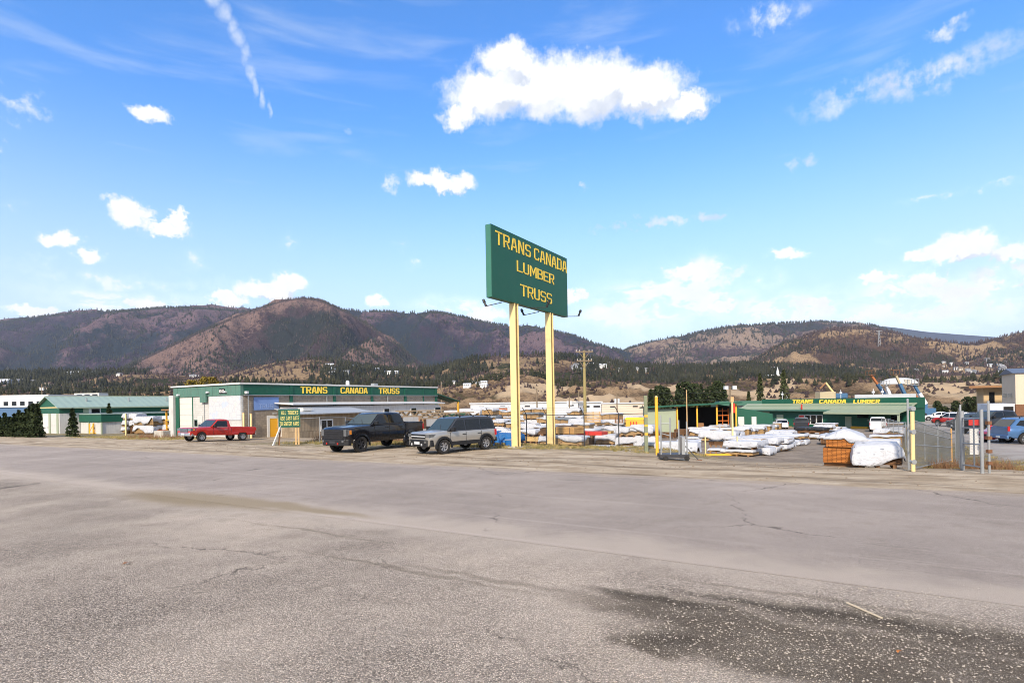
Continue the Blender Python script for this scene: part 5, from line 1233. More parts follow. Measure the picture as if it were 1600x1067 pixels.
W1 = (SPRUCE, WRAP, .50, 'white wrapped bundle'); W2 = (SPRUCE, WRAP, .22, 'half covered bundle'); W3 = (SPRUCE, WRAP, .95, 'fully covered white bundle'); K1 = (BROWN, None, 0, 'brown timber stack'); K2 = (TANB, None, 0, 'tan beam stack'); K3 = (SPRUCE, WRAPG, .3, 'grey covered bundle'); K4 = (YELB, None, 0, 'yellow timber stack'); K5 = (BROWN, WRAP, .18, 'white topped brown stack')
def sx(px, t):     # s on the line of constant t under a photograph column
    k = (px-800)/880; return -(.532-.847*k)/(.847+.532*k)*t
def pr(px, t): return (*st(sx(px, t), t), 0)
brow('bank fence row', pr(868, 31.6), pr(1012, 31.6), 3, 2.0, 1.1, .62, ANG_S, [W3, W1, W2], 2, 'packs stacked behind the fence bank', seed=3)
brow('low row by the cart', pr(1012, 29.6), pr(1078, 28.6), 3, 1.15, .9, .55, ANG_S+.1, [W3, W3, K3], 1, 'low packs by the metal cart', seed=5)
brow('brown timber row', pr(845, 36.5), pr(1030, 36.5), 6, 1.35, 1.1, .60, ANG_S, [K1, K2, K5, W1], 3, 'brown timber stacks behind the billboard', seed=6)
brow('mid yard beam row', pr(770, 42), pr(1025, 42), 9, 1.7, 1.0, .48, ANG_S, [K4, W2, W1, K1, W1], 3, 'beam stacks in mid yard', seed=7)
brow('wrapped mid yard row', pr(745, 50), pr(1015, 50), 10, 1.9, 1.1, .62, ANG_S, [W1, W3, W2, K5, W1], 3, 'wrapped packs in mid yard', seed=8)
brow('far wrapped row', pr(735, 62), pr(1005, 62), 11, 2.3, 1.3, .80, ANG_S, [W3, W1, W2, K3], 3, 'wrapped packs far back in the yard', seed=9)
brow('last yard row', pr(700, 76), pr(1000, 76), 12, 2.6, 1.5, .95, ANG_S, [W3, W3, W1, W2], 3, 'packs at the back of the yard', seed=10)
# rows beside the yard lanes, ends towards the lane
def gv(px, py): p = G(px, py); return (p.x, p.y, 0)
def hd(a, b): v = Vector(gv(*b))-Vector(gv(*a)); return math.atan2(v.y, v.x)
brow('open shed lane', gv(1116, 692), gv(1218, 667), 12, 3.2, 1.3, 1.0, hd((1122,690),(1216,668))+R(84), [W1, W2, W1, W3], 1, 'row of packs beside the open shed', seed=21, side='from the road')
brow('back shed lane', gv(1090, 682), gv(1192, 661), 11, 2.8, 1.3, 1.05, hd((1100,680),(1190,662))+R(84), [W1, W2, W3], 1, 'back row beside the open shed', seed=31, side='from the road')
brow('row before the open shed', gv(1030, 686), gv(1140, 668), 6, 2.4, 1.2, .75, hd((1030,686),(1140,668))+R(90), [W1, W3, K3, K1], 1, 'packs before the open shed', seed=22)
brow('flat packs beside the cart', gv(1066, 697), gv(1100, 688), 2, 2.4, 1.2, .50, ANG_S+.3, [W2, K3], 1, 'flat packs left of the yellow stand', seed=23)
brow('yellow stand row', gv(1152, 714), gv(1240, 693), 10, 2.5, 1.1, .46, hd((1152,714),(1240,693))+R(80), [W1, W2, W1, W3], 2, 'covered row beside the yellow stand', seed=24, side='from the road')
brow('second yellow stand row', gv(1160, 702), gv(1228, 685), 7, 2.4, 1.1, .85, hd((1168,700),(1222,687))+R(84), [W1, W3], 1, 'second covered row behind the yellow stand', seed=25, side='from the road')
brow('shop window row', gv(1260, 687), gv(1306, 671), 7, 2.8, 1.3, .56, hd((1260,687),(1306,671))+R(75), [(SPRUCE, WRAP, .42, 'flat white pack'), (BROWN, WRAPB, .2, 'flat black topped pack'), (SPRUCE, WRAP, .2, 'flat half covered pack')], 2, 'flat packs before the shop windows', seed=26, side='from the road')
brow('mesh fence row', gv(1378, 708), gv(1400, 670), 9, 2.4, 1.2, .95, hd((1382,706),(1404,672))+R(88), [W1, W3, K3, K1, W2], 1, 'packs along the mesh fence', seed=27, side='from the road')
# named stacks near the gate
LN = hd((1290,728),(1345,690))
p = G(1310, 729); bundle('orange cedar stack standing on the dirt nearest the entrance', (p.x+.72, p.y+.78, p.z+.02), LN, 1.7, 1.30, .60, CEDAR, None, 0, 'cedar stacks by the entrance', 40)
bundle('upper orange cedar stack under a peaked white cover', (p.x+.73, p.y+.80, p.z+.66), LN+R(2), 1.65, 1.15, .34, CEDAR, WRAP, .15, 'cedar stacks by the entrance', 41, peak=.24, skid=False)
p = G(1393, 732); bundle('big white covered heap right of the cedar stack', (p.x, p.y+.75, p.z), LN+R(-85), 1.3, 1.0, .66, BROWN, WRAP, .70, None, 42, peak=.14)
p = G(1355, 708); bundle('white covered pack just behind the cedar stack', (p.x, p.y+1.2, p.z+.1), LN+R(4), 2.2, 1.1, .60, CEDAR, WRAP, .40, None, 43, peak=.05)
p = G(1330, 697); bundle('long white covered pack beyond the peaked cedar cover', (p.x, p.y+3.5, p.z), LN+R(4), 3.0, 1.2, .75, BROWN, WRAP, .5, None, 44, peak=.08)
p = G(1414, 722); o = thing('upright_timbers', 'brown upright timbers leaning beside the white covered heap', 'timber', (p.x, p.y+1.0, p.z))
for k in range(4): MB().bar((k*.16, .02*k, 0), (k*.16+.02, .1, .95-.1*(k % 2)), .14, .06).build('plank', M['wood_pole'], o)
p = G(1126, 706); bundle('short dark brown stack on the yellow stand', (p.x+.1, p.y+1.2, p.z+.33), ANG_S+.2, 1.0, .8, .42, BROWN, WRAPB, .06, None, 45)
p = G(1124, 710); bundle('small white pack under the dark brown stack', (p.x, p.y+.6, p.z+.06), ANG_S+.2, 1.0, .6, .26, SPRUCE, WRAP, .3, None, 46)
p = G(1114, 686); bundle('tall white shrouded stack left of the red topped post', (p.x+.6, p.y+.5, p.z), ANG_S+.5, 1.2, 1.0, 1.05, SPRUCE, WRAP, 1.0, None, 47)

# left yard: stacked white packs behind the planter
for k, (zx, zy, w, n, kd) in enumerate(((1030, 672, 1.6, 3, W1), (1125, 672, 1.4, 3, K3), (1240, 678, 2.2, 2, W1), (1395, 672, 2.0, 2, W3))):
    a = G(*Z1(zx, zy)); z = a.z
    for l in range(n):
        bd, wr, hem, adj = kd; 
        if k == 1: bd, wr, hem, adj = (SPRUCE, WRAP, .6, 'white wrapped lumber bundle') if l else (BROWN, None, 0, 'red brown strapped bundle')
        hh = .78 if n == 3 else 1.0
        bundle('%s %s from the left, %s tier, behind the planter' % (adj, ORD[k], ['bottom', 'middle', 'top'][l] if n == 3 else ['bottom', 'top'][l]), (a.x+.4, a.y+1.2, z+.05), R(-12), w*1.25, 1.4, hh, bd, wr, hem*1.3, 'white packs stacked by the flat roofed annex', 60+k*5+l, skid=l == 0)
        z += hh+.06

# yellow tool crate, pallets, blue bundles near the posts
p = AT(995, 39.5, 668); yc = thing('yellow_crate', 'bright yellow covered crate on top of the brown timber', 'crate', p, ANG_S)
MB().box(-.65, .65, -.5, .5, 0, .62).build('crate_body', M['yellow'], yc, bevel=.08)
MB().box(-.68, .68, -.53, .53, .60, .72, taper=.08).build('lid', pm('bright_yellow_cover', (.85,.55,.02), .4), yc)
mb = MB(); 
for k in range(3): mb.box(-.28+.2*k, -.2+.2*k, -.54, -.532, .15, .45)
mb.each('marking', M['red'], yc)
def pallet(label, loc, rot, mat, n=6, w=1.25, h=1.0, group=None):
    o = thing('slatted_crate', label, 'crate', loc, 0, group); o.rotation_euler = rot
    for k in range(n): MB().box(-w/2, w/2, -.02, .02, h*k/n, h*k/n+h/n*.62).build('slat', mat, o)
    for x in (-w/2+.03, 0, w/2-.1): MB().box(x, x+.08, .021, .09, 0, h).build('batten', mat, o)
    return o
pallet('yellow slatted rack standing upright beyond the utility pole', AT(926, 44, 660), (0, 0, ANG_S+.3), M['wood_new'], 7, 1.25, .85)
pallet('woven tan crate panel behind the yellow crate', AT(967, 44, 661), (0, 0, ANG_S+.3), M['wood_brown'], 6, .65, .5)
p = G(833, 692); bl = thing('wrapped_appliance', 'tall white wrapped block with blue cap between the billboard posts', 'bundle', (p.x-.4, p.y+.9, p.z-.0), .2)
MB().box(-.32, .32, -.35, .35, 0, 1.05).build('block', M['white_metal'], bl, bevel=.06); drape(.70, .76, 1.16, .12, random.Random(5), WRAPBL, 'cap', bl)
p = G(788, 694); bundle('blue tarp covered heap left of the billboard post', (p.x, p.y+1.0, p.z), ANG_S, 1.9, 1.2, .55, BROWN, WRAPBL, .5, None, 71)
p = G(797, 697); kb = thing('blue_tub', 'bright blue tub on the ground by the left billboard post', 'tub', (p.x, p.y+.1, p.z), 0)
MB().lathe([(.0,.0),(.24,.0),(.30,.34),(.33,.36),(.28,.34),(.22,.05),(0,.05)], 18, 'z').build('bucket', M['blue'], kb); MB().bar((-.3,0,.36), (.3,0,.36), .03).build('handle', M['white_metal'], kb)
p = G(777, 696); kb = thing('blue_sawhorse', 'blue trestle leaning behind the silver car', 'trestle', (p.x, p.y+.1, p.z), .4)
for s_ in (-1, 1): MB().bar((s_*.22, 0, 0), (s_*.03, 0, .75), .06).build('leg', M['blue'], kb)
MB().box(-.25, .25, -.03, .03, .76, .83).build('beam', M['blue'], kb)
p = G(845, 690); bundle('brown crate stack right of the wrapped appliance', (p.x+.4, p.y+1.6, p.z), ANG_S, 2.2, 1.2, 1.55, BROWN, None, 0, None, 72)
p = AT(887, 37, 677); bundle('long orange beam pack between the billboard post and utility pole', (p.x, p.y, p.z), ANG_S-.2, 1.9, 1.1, .42, TANB, None, 0, None, 73, skid=False)
p = AT(925, 37.5, 679); MBr = thing('red_beam_pack', 'red painted beam pack beside the long orange beams', 'lumber bundle', p, ANG_S)
MB().box(-.9, .9, -.5, .5, 0, .22).build('boards', M['red'], MBr); MB().box(-.02, .02, -.51, .51, -.01, .23).build('strap', M['steel_dark'], MBr)

# roof trusses stacked on edge beyond the cars
def truss_pack(label, px, Y, py, L, h, rz, group, n=4):
    o = thing('roof_truss_pack', label, 'truss', AT(px, Y, py), rz, group)
    for j in range(n):
        mb = MB(); y = j*.28
        mb.bar((0,y,0), (L,y,0), .045, .09); mb.bar((0,y,h), (L,y,h), .045, .09); m_ = int(L/.9)
        for k in range(m_):
            a, b_ = L*k/m_, L*(k+1)/m_; mb.bar((a,y,0), ((a+b_)/2,y,h), .04, .07); mb.bar(((a+b_)/2,y,h), (b_,y,0), .04, .07)
        mb.build('truss', M['wood_pole'], o)
    for x in (.3, L/2, L-.4): MB().box(x, x+.12, -.1, n*.28, CZ-4.6+.0-(o.location.z-CZ), -.06).build('bearer', M['wood_brown'], o)
    return o
truss_pack('brown lattice roof trusses lying beyond the black pickup bed', 618, 55, 651, 4.6, .55, R(-4), 'roof truss packs')
truss_pack('second lattice truss pack nearer the green roofed shed', 655, 52, 654, 5.0, .5, R(-4), 'roof truss packs')
# long white halls across the back of the yard
def hall(label, px0, px1, Y, pyt, mat, wins, rz=0):
    a = AT(px0, Y); b_ = AT(px1, Y); o = thing('long_white_hall', label, 'building', a, 0, 'long halls behind the yard'); Lh = b_.x-a.x
    zt_ = CZ+direction((px0+px1)/2, pyt).z*Y-a.z
    MB().box(0, Lh, 0, 12, -2, zt_-.3).build('wall', mat, o); MB().box(-.3, Lh+.3, -.3, 12.3, zt_-.3, zt_).build('roof', M['white_metal'], o)
    rd = random.Random(int(px0))
    for k in range(wins):
        x = Lh*(k+.5)/wins+rd.uniform(-.6, .6); MB().box(x-.7, x+.7, -.05, -.002, zt_-1.3, zt_-.9).build('window', M['steel_dark'], o)
    return o
hall('long white hall with small windows directly behind the billboard', 735, 912, 150, 628, M['white_metal'], 5)
hall('cream hall right of the billboard behind the utility pole', 940, 1012, 160, 629, pm('pale_cream_wall', (.62,.52,.42), .7), 2)
hall('tall white wrapped block hall just right of the utility pole', 913, 939, 120, 627, M['white_metal'], 2)
hall('orange based low hall over the roof of the silver car', 742, 792, 135, 635.5, M['orange'], 0)
# ------------------------------------------------------------------ fences
MESHM = pm('mesh_wire_steel', (.17,.175,.17), .6, metal=.3)
def mesh_wire(mb, p0, p1, z0a, z1a, z0b, z1b, sp=.11, r=.0019):
    """diamond mesh between two uprights; z ranges at both ends"""
    p0, p1 = Vector(p0), Vector(p1); L = (p1-p0).length; H = max(z1a-z0a, z1b-z0b)
    def pt(u, v):
        f = u/L; q = p0.lerp(p1, f); return Vector((q.x, q.y, lerp(lerp(z0a, z0b, f), lerp(z1a, z1b, f), v/H)))
    k = -H
    while k < L:
        for sg in (0, 1):
            u0, v0, u1, v1 = k, 0, k+H, H
            if u0 < 0: v0 = -u0; u0 = 0
            if u1 > L: v1 = H-(u1-L); u1 = L
            if u1-u0 > .02:
                a, b_ = pt(u0, v0 if not sg else H-v0), pt(u1, v1 if not sg else H-v1)
                d = (b_-a).normalized(); w = d.cross(Vector((p1-p0).normalized().cross(Vector((0,0,1))))).normalized()*r; t = Vector((p1-p0).normalized().cross(Vector((0,0,1))))*r
                mb.add([a-w, a+w, a+t, b_-w, b_+w, b_+t], [(0,1,4,3), (1,2,5,4), (2,0,3,5)])
        k += sp
def fence(label, pts, H, sp, arms=True, cat='fence', post_r=.028, rail=True, name='chain_link_fence', mat=None, wires=0):
    """pts: ground positions of posts"""
    mat = mat or M['steel']; P = [Vector((p[0], p[1], zat(p[0], p[1]))) for p in pts]; o = thing(name, label, cat, P[0]); q = [p-P[0] for p in P]
    for i, p in enumerate(q):
        mb = MB(); mb.cyl((p.x, p.y, p.z-.3), (p.x, p.y, p.z+H), post_r, n=8)
        if arms: mb.cyl((p.x, p.y, p.z+H), (p.x-.22, p.y-.18, p.z+H+.38), post_r*.7, n=6)
        mb.build('post', mat, o)
    for i in range(len(q)-1):
        a, b_ = q[i], q[i+1]
        if rail: MB().cyl((a.x,a.y,a.z+H-.03), (b_.x,b_.y,b_.z+H-.03), .020, n=6).build('rail', mat, o)
        mb = MB(); mesh_wire(mb, (a.x,a.y,0), (b_.x,b_.y,0), a.z+.04, a.z+H-.05, b_.z+.04, b_.z+H-.05, sp); mb.build('mesh', MESHM, o)
    if wires:
        for w in range(wires):
            mb = MB()
            for i in range(len(q)-1):
                a, b_ = q[i], q[i+1]; e = Vector((-.07-.07*w, -.06-.055*w, H+.12+.12*w)); mb.cyl(a+e, b_+e, .004, n=3)
            mb.build('barbed_wire', mat, o)
    return o
fence('chain link fence with angled arms along the grass bank under the billboard', [pr(x, t) for x, t in ((765,27.3),(822,27.6),(853,27.8),(912,28.0),(966,27.6),(1009,26.8))], 1.75, .13, wires=3, mat=M['steel_dark'])
fence('low wire fence between the trucks entry sign and the black pickup', [gv(x, y) for x, y in ((466,690),(500,692),(540,690),(590,688))], 1.75, .16, arms=False)
fence('wire fence on grey posts before the gabled workshop', [gv(x, y) for x, y in ((37,682),(50,682),(63,682))], 1.3, .15, arms=False, rail=False)
# mesh fence running back from the gate between the two yards
pts = [gv(1502, 733)]
for k in range(1, 11): pts.append((*st(lerp(3.4, 1.6, k/10), lerp(26.4, 82, (k/10)**1.15)), 0))
fence('long chain link fence running back from the gate between the yards', pts, 2.1, .12, arms=False, wires=0)
# framed mesh panel and gate leaf
def gate(label, a, b_, H, name, rails, mids, mat_a, mat_b, ra=.055):
    A, B = Vector(a), Vector(b_); o = thing(name, label, 'gate', A); d = B-A
    MB().cyl((0,0,-.3), (0,0,H), ra, n=12).build('post', mat_a, o)
    MB().cyl((d.x,d.y,d.z-.3), (d.x,d.y,d.z+H), ra*.75, n=12).build('post', mat_b, o)
    for f in rails:
        MB().cyl((0,0,f*H), (d.x,d.y,d.z+f*H*.98), .022, n=8).build('rail', M['steel'], o)
    for f in mids:
        q = d*f; MB().cyl((q.x,q.y,q.z+rails[0]*H), (q.x,q.y,q.z+rails[-1]*H), .020, n=8).build('upright', M['steel'], o)
    mb = MB(); mesh_wire(mb, (.03,0,0), (d.x,d.y,0), rails[0]*H, rails[-1]*H, d.z+rails[0]*H, d.z+rails[-1]*H, .09, .0019); mb.build('mesh', MESHM, o)
    return o, d
p1, p2 = G(1427, 737), G(1487, 722)
g1, d = gate('mesh panel between the cream post and the orange post', p1, p2, (737-643)/880*p1.y, 'fence_panel', [.06, .45, .70, .86], [.5], M['cream'], pm('orange_post_paint', (.62,.33,.10), .6, dirt=.3))
for z in (.3, 1.2, 1.9): MB().cyl((.0,-.058,z), (.0,.058,z+.0), .075, n=10).build('hinge', M['steel'], g1)
p3, p4 = G(1504, 735), G(1535, 740)
g2, d2 = gate('grey swung open mesh gate leaf with small red notice', p3, p4, (735-642)/880*p3.y, 'mesh_gate', [.10, .46, .72, .88], [.62], M['steel'], M['steel'], .06)
MB().box(d2.x*.3, d2.x*.3+.34, d2.y*.3-.06, d2.y*.3-.04, 1.45, 1.62).build('notice', M['red'], g2)
MB().box(d2.x*.3+.02, d2.x*.3+.30, d2.y*.3-.06, d2.y*.3-.04, .55, 1.35).build('notice_board', M['white'], g2)
p5 = G(1546, 739); o = thing('gate_post', 'tall galvanised post with hinges right of the open gate leaf', 'post', p5)
MB().cyl((0,0,-.3), (0,0,2.15), .035, n=10).build('pole', M['steel'], o)
for z in (.25, .6, 1.0, 1.45): MB().box(-.06, .06, -.05, .05, z, z+.10).build('hinge', M['rust'], o)
p5 = G(1420, 734); o = thing('gate_post', 'slim grey pipe post just left of the cream gate post', 'post', p5)
MB().cyl((0,0,-.3), (0,0,2.2), .03, n=10).build('pole', M['steel'], o); MB().lathe([(0,2.23),(.035,2.2),(.035,2.17)], 10, 'z').build('cap', M['steel'], o)

# ------------------------------------------------------------------ posts, stands, cart, small signs
p = G(1010, 706); o = thing('timber_post', 'weathered green grey square post left of the yellow post', 'post', p)
H_ = 88/880*p.y; MB().box(-.075, .075, -.06, .06, -.3, H_).build('pole', pm('green_grey_wood', (.20,.22,.14), .9, var=.3, vs=6), o)
for z in (.62, .45, .3): MB().box(-.08, .08, -.066, -.0605, H_*z, H_*z+.10).build('band', M['yellow'], o)
p = G(1027, 710); o = thing('yellow_post', 'round yellow bollard post beside the metal cart', 'post', p)
H_ = 90/880*p.y; MB().cyl((0,0,-.3), (.0,0,H_), .07, n=14).build('pole', M['yellow'], o, smooth='auto'); MB().lathe([(0,H_+.05),(.05,H_+.03),(.072,H_-.02)], 14, 'z').build('cap', M['cream'], o)
p = G(1052, 718); o = thing('metal_cart', 'grey steel bar cart standing on the edge of the bank', 'cart', p, R(-6))
k_ = p.y/880
MB().box(-22*k_, 22*k_, -.35, .45, .10, .24).build('deck', M['steel_dark'], o)
for (x, h) in ((-20, 70), (-6, 66), (7, 62), (19, 60)): MB().cyl((x*k_, -.3, .24), (x*k_, -.3, h*k_), .028, n=8).build('upright', M['steel'], o)
MB().cyl((-20*k_, -.3, 57*k_), (-6*k_, -.3, 57*k_), .02, n=6).build('crossbar', M['steel'], o)
MB().cyl((-20*k_, -.3, 42*k_), (-6*k_, -.3, 38*k_), .02, n=6).build('crossbar', M['steel'], o)
MB().box(11*k_, 16*k_, -.35, .2, .24, 36*k_).build('side_plate', M['steel'], o)
for x in (-14, 18):
    w = MB().cyl((x*k_, -.42, .09), (x*k_, -.34, .09), .10, n=14).build('wheel', M['tyre'], o)
p = G(1092, 719); q = AT(1060, p.y+.4, 686)-p; o = thing('barrier_pole', 'dark steel barrier pole slanting down right of the metal cart', 'pole', p)
MB().cyl((0,0,0), tuple(q), .022, n=8).build('bar', M['steel_dark'], o); MB().box(-.1,.1,-.1,.1,-.05,.03).build('foot', M['rust'], o)
p = G(1127, 712); k_ = p.y/880; o = thing('yellow_stand', 'yellow steel stand with two uprights in front of the dark brown stack', 'stand', p, R(-3))
MB().box(-25*k_, 25*k_, -.06, .06, .02, .14).build('base_bar', M['yellow'], o)
for x in (-25, 24): MB().box(x*k_, x*k_+.07, -.035, .035, .0, 30*k_).build('upright', M['cream'], o)
p = G(1145, 700); k_ = p.y/880; o = thing('marker_post', 'tall cream post with a red flag board at its top', 'post', p)
MB().box(-.06, .06, -.06, .06, -.3, 76*k_).build('pole', M['cream'], o); MB().box(.062, .22, -.03, .03, 55*k_, 70*k_).build('flag_board', M['red'], o)
MB().box(-.12, .12, -.08, .08, 72*k_, 80*k_).build('cap', M['wood_new'], o)
# entry sign
p = G(454, 695); k_ = p.y/880; ES_L = pm('dull_yellow_letters', (.74,.62,.20), .7); es = thing('entry_sign', 'hand painted green sign reading ALL TRUCKS USE LAST GATE TO ENTER YARD', 'sign', p, R(14))
zt_ = (695-639)*k_; zb_ = (695-667.5)*k_
sbd = MB().box(-17*k_, 15*k_, -.03, .02, zb_, zt_).build('sign_board', M['green'], es, bevel=.008)
hh = (zt_-zb_)
for i, (ln, w0, w1) in enumerate((('ALL TRUCKS', -13, 12), ('USE LAST GATE', -14, 13), ('TO ENTER YARD', -15.5, 13))):
    z = zt_-hh*(.30+.30*i); mb = MB(); word(mb, ln, (w0*k_, -.031, z), (1,0,0), (0,0,1), (w1-w0)*k_, hh*.21, .006, gap=.8, stroke_w=.8, space=2.6, slant=.12, jit=.004); mb.build('lettering', ES_L, es)
for x in (8, 12): MB().bar((x*k_, .06, -.3), (x*k_, .06, zb_+.3), .10).build('post', M['wood_new'], es)
MB().bar((-13*k_, .06, zb_+.2), (-24*k_, -.5, -.02), .10).build('brace', M['white_wall'], es); MB().bar((-14*k_, .05, zb_+.25), (-17*k_, -.1, -.1), .10).build('post', M['wood_brown'], es)
# planter block
p = G(253.5, 683.5); o = thing('concrete_planter', 'square pale concrete planter with red plants before the workshop corner', 'planter', p, R(-20)); 
MB().poly([(-.5,-.5,0),(.5,-.5,0),(.62,-.38,0),(.62,.4,0),(.5,.5,0),(-.5,.5,0),(-.62,.4,0),(-.62,-.38,0)], (0,0,.68)).build('block', M['concrete'], o, bevel=.04)
mb = MB(); rd = random.Random(3)
for k in range(60):
    a = rd.uniform(0, 6.3); r = rd.uniform(.05, .5); x, y = r*math.cos(a), r*math.sin(a); mb.add([(x, y, .66), (x+.05, y, .66), (x+rd.uniform(-.1,.1), y+rd.uniform(-.1,.1), .72+rd.random()*.16)], [(0,1,2)])
mb.build('plants', pm('red_leaves', (.32,.08,.04), .8, var=.4), o)
# yellow racks and posts in the left yard
for (lab, z_a, z_b, y_t) in (('left yellow steel rack before the flat roofed annex', 800, 832, 585), ('right yellow steel rack before the flat roofed annex', 838, 932, 578)):
    a, b_ = G(*Z1(z_a, 672)), G(*Z1(z_b, 674)); o = thing('yellow_rack', lab, 'rack', a, 0, 'yellow racks by the annex'); d = b_-a; h_ = (674-y_t)/5.714/880*a.y
    for f in (0, 1): MB().bar((d.x*f, d.y*f, 0), (d.x*f, d.y*f, h_), .10).build('upright', M['yellow'], o)
    MB().bar((0,0,.12), (d.x, d.y, .12), .10).build('base_bar', M['yellow'], o); MB().bar((0,0,h_*.2), (d.x, d.y, h_*.9), .06).build('brace', M['yellow'], o)
for k, (zx, zt__, zb__) in enumerate(((965,525,672),(1125,495,690),(1310,520,672),(215,590,682),(285,590,682))):
    a = G(*Z1(zx, zb__)); o = thing('marker_post', ['pale yellow post left of the white packs by the annex','orange post before the white packs by the annex','pale post between the white packs by the annex','pale wooden post left at the gabled workshop fence','pale wooden post right at the gabled workshop fence'][k], 'post', a, 0, 'posts on the left shoulder')
    h_ = (zb__-zt__)/5.714/880*a.y; MB().bar((0,0,-.2), (.02,0,h_), .13).build('pole', M['cream'] if k < 3 else M['wood_new'], o); MB().box(-.07,.09,-.07,.07,h_,h_+.04).build('cap', M['concrete'], o)
for k, (zx, zt__, zb__) in enumerate(((800,432,545),(866,438,655))):
    a = G(*Z2(zx, 650)); a = AT(Z2(zx, 600)[0], 52.5); o = thing('marker_post', ['left pale post behind the bed of the red pickup', 'right pale post behind the bed of the red pickup'][k], 'post', a, 0, 'posts behind the red pickup')
    zt2 = AT(Z2(zx,600)[0], 52.5, Z2(0, zt__)[1]).z; MB().bar((0,0,-.2), (.02,0,zt2-a.z), .14).build('pole', M['cream'], o); MB().box(-.08,.10,-.08,.08,zt2-a.z,zt2-a.z+.05).build('cap', M['wood_new'], o)
cp = thing('timber_carport', 'yellow timber carport frame left of the block workshop', 'carport', G(*Z1(1490, 690)), ANG_S)
for (x, y) in ((0,0),(1.0,0),(0,3),(1.0,3)): MB().bar((x,y,-.2), (x,y,2.7), .14).build('post', M['yellow'], cp)
MB().box(-.3, 1.4, -.4, 3.4, 2.7, 2.85).build('roof', M['wood_brown'], cp)
for z in (.9, 1.7): MB().bar((0,-.08,z), (1.0,-.08,z), .08).build('rail', M['yellow'], cp)

# ------------------------------------------------------------------ utility poles and wires
def pole(label, px, Y, py, r=.13, arms=(), cans=0, lamps=0, group='utility poles', mat=None):
    b_ = AT(px, Y); H_ = AT(px, Y, py).z-b_.z; o = thing('utility_pole', label, 'pole', b_, 0, group)
    MB().cyl((0,0,-.5), (0,0,H_), r*1.15, r*.7, 10).build('pole', mat or M['wood_pole'], o, smooth='auto')
    for (dz, w) in arms:
        a = MB().box(-w/2, w/2, -.17, -.07, H_-dz-.12, H_-dz); ar = a.build('crossarm', M['wood_pole'], o)
        for s_ in (-1, 1): MB().bar((0, -.1, H_-dz-.8), (s_*w*.3, -.12, H_-dz-.12), .05).build('brace', M['wood_pole'], o)
        for x in (-.46, -.28, .28, .46): MB().cyl((x*w, -.12, H_-dz+.001), (x*w, -.12, H_-dz+.16), .04, .03, 6).build('insulator', M['concrete'], ar)
    for k in range(cans): MB().cyl(((-.35, .35, 0)[k], -.1, H_-1.9), ((-.35, .35, 0)[k], -.1, H_-1.0), .24, n=10).build('transformer', M['white_metal'], o)
    for k in range(lamps): MB().box((-.9, .35)[k], (-.35, .9)[k], -.3, .2, H_-.5, H_).build('lamp_head', M['white_metal'], o)
    return o, H_
mainp, mH = pole('tall yellowish utility pole with two crossarms right of the billboard', 914, 56, 548, .17, ((.05, 1.7), (.95, 1.5)), mat=pm('yellowed_pole', (.30,.24,.10), .9, var=.25, vs=4))
pole('plain dark pole between the billboard posts', 839, 100, 607, .14)
pole('pole with transformer cans just right of the right billboard post', 889.6, 120, 619, .13, cans=2)
pole('plain thin pole right of the transformer pole', 904.5, 130, 611, .13)
pole('pole with transformer cans beyond the yellow crate', 964, 125, 616, .16, cans=2)
pole('dark lamp pole with twin white lamp heads by the open shed', 1141, 84, 603, .13, lamps=2)
pole('pole with white transformer cans above the mint roof', 66, 170, 600, .2, ((1.0, 2.4),), cans=2)
pole('plain pole beyond the right end of the block workshop', 690, 110, 596, .15)
pole('thin pole beside the tall spruce by the lumber store', 1231, 140, 612, .13, cans=1)
pole('yellow pole standing before the open timber shed', 1073, 80, 609, .08, mat=M['wood_new'])
def wire(label, A, B, sag, r=.02, n=14):
    mb = MB(); A, B = Vector(A), Vector(B); pts = [A.lerp(B, k/n)-Vector((0,0,sag*4*(k/n)*(1-k/n))) for k in range(n+1)]
    for a, b_ in zip(pts, pts[1:]): mb.cyl(a, b_, r, n=3, cap=False)
    o = mb.build('overhead_wire', M['steel_dark']); tag(o, label, 'wire', 'overhead wires'); return o
wire('upper overhead wire from the yellow pole to the lamp pole', AT(1012, 90, 612), AT(1141, 84, 611), .3)
wire('lower overhead wire from the yellow pole to the lamp pole', AT(1012, 90, 622), AT(1141, 84, 623), .3)
wire('upper wire crossing before the woods at the left edge', AT(-80, 170, 594), AT(66, 170, 603), 1.0, .03)
wire('long wire from the left transformer pole to the workshop roof', AT(66, 170, 603), AT(300, 150, 606), 1.5, .03)
wire('overhead wire from the lamp pole past the spruces', AT(1141, 84, 608), AT(1290, 120, 612), .4)

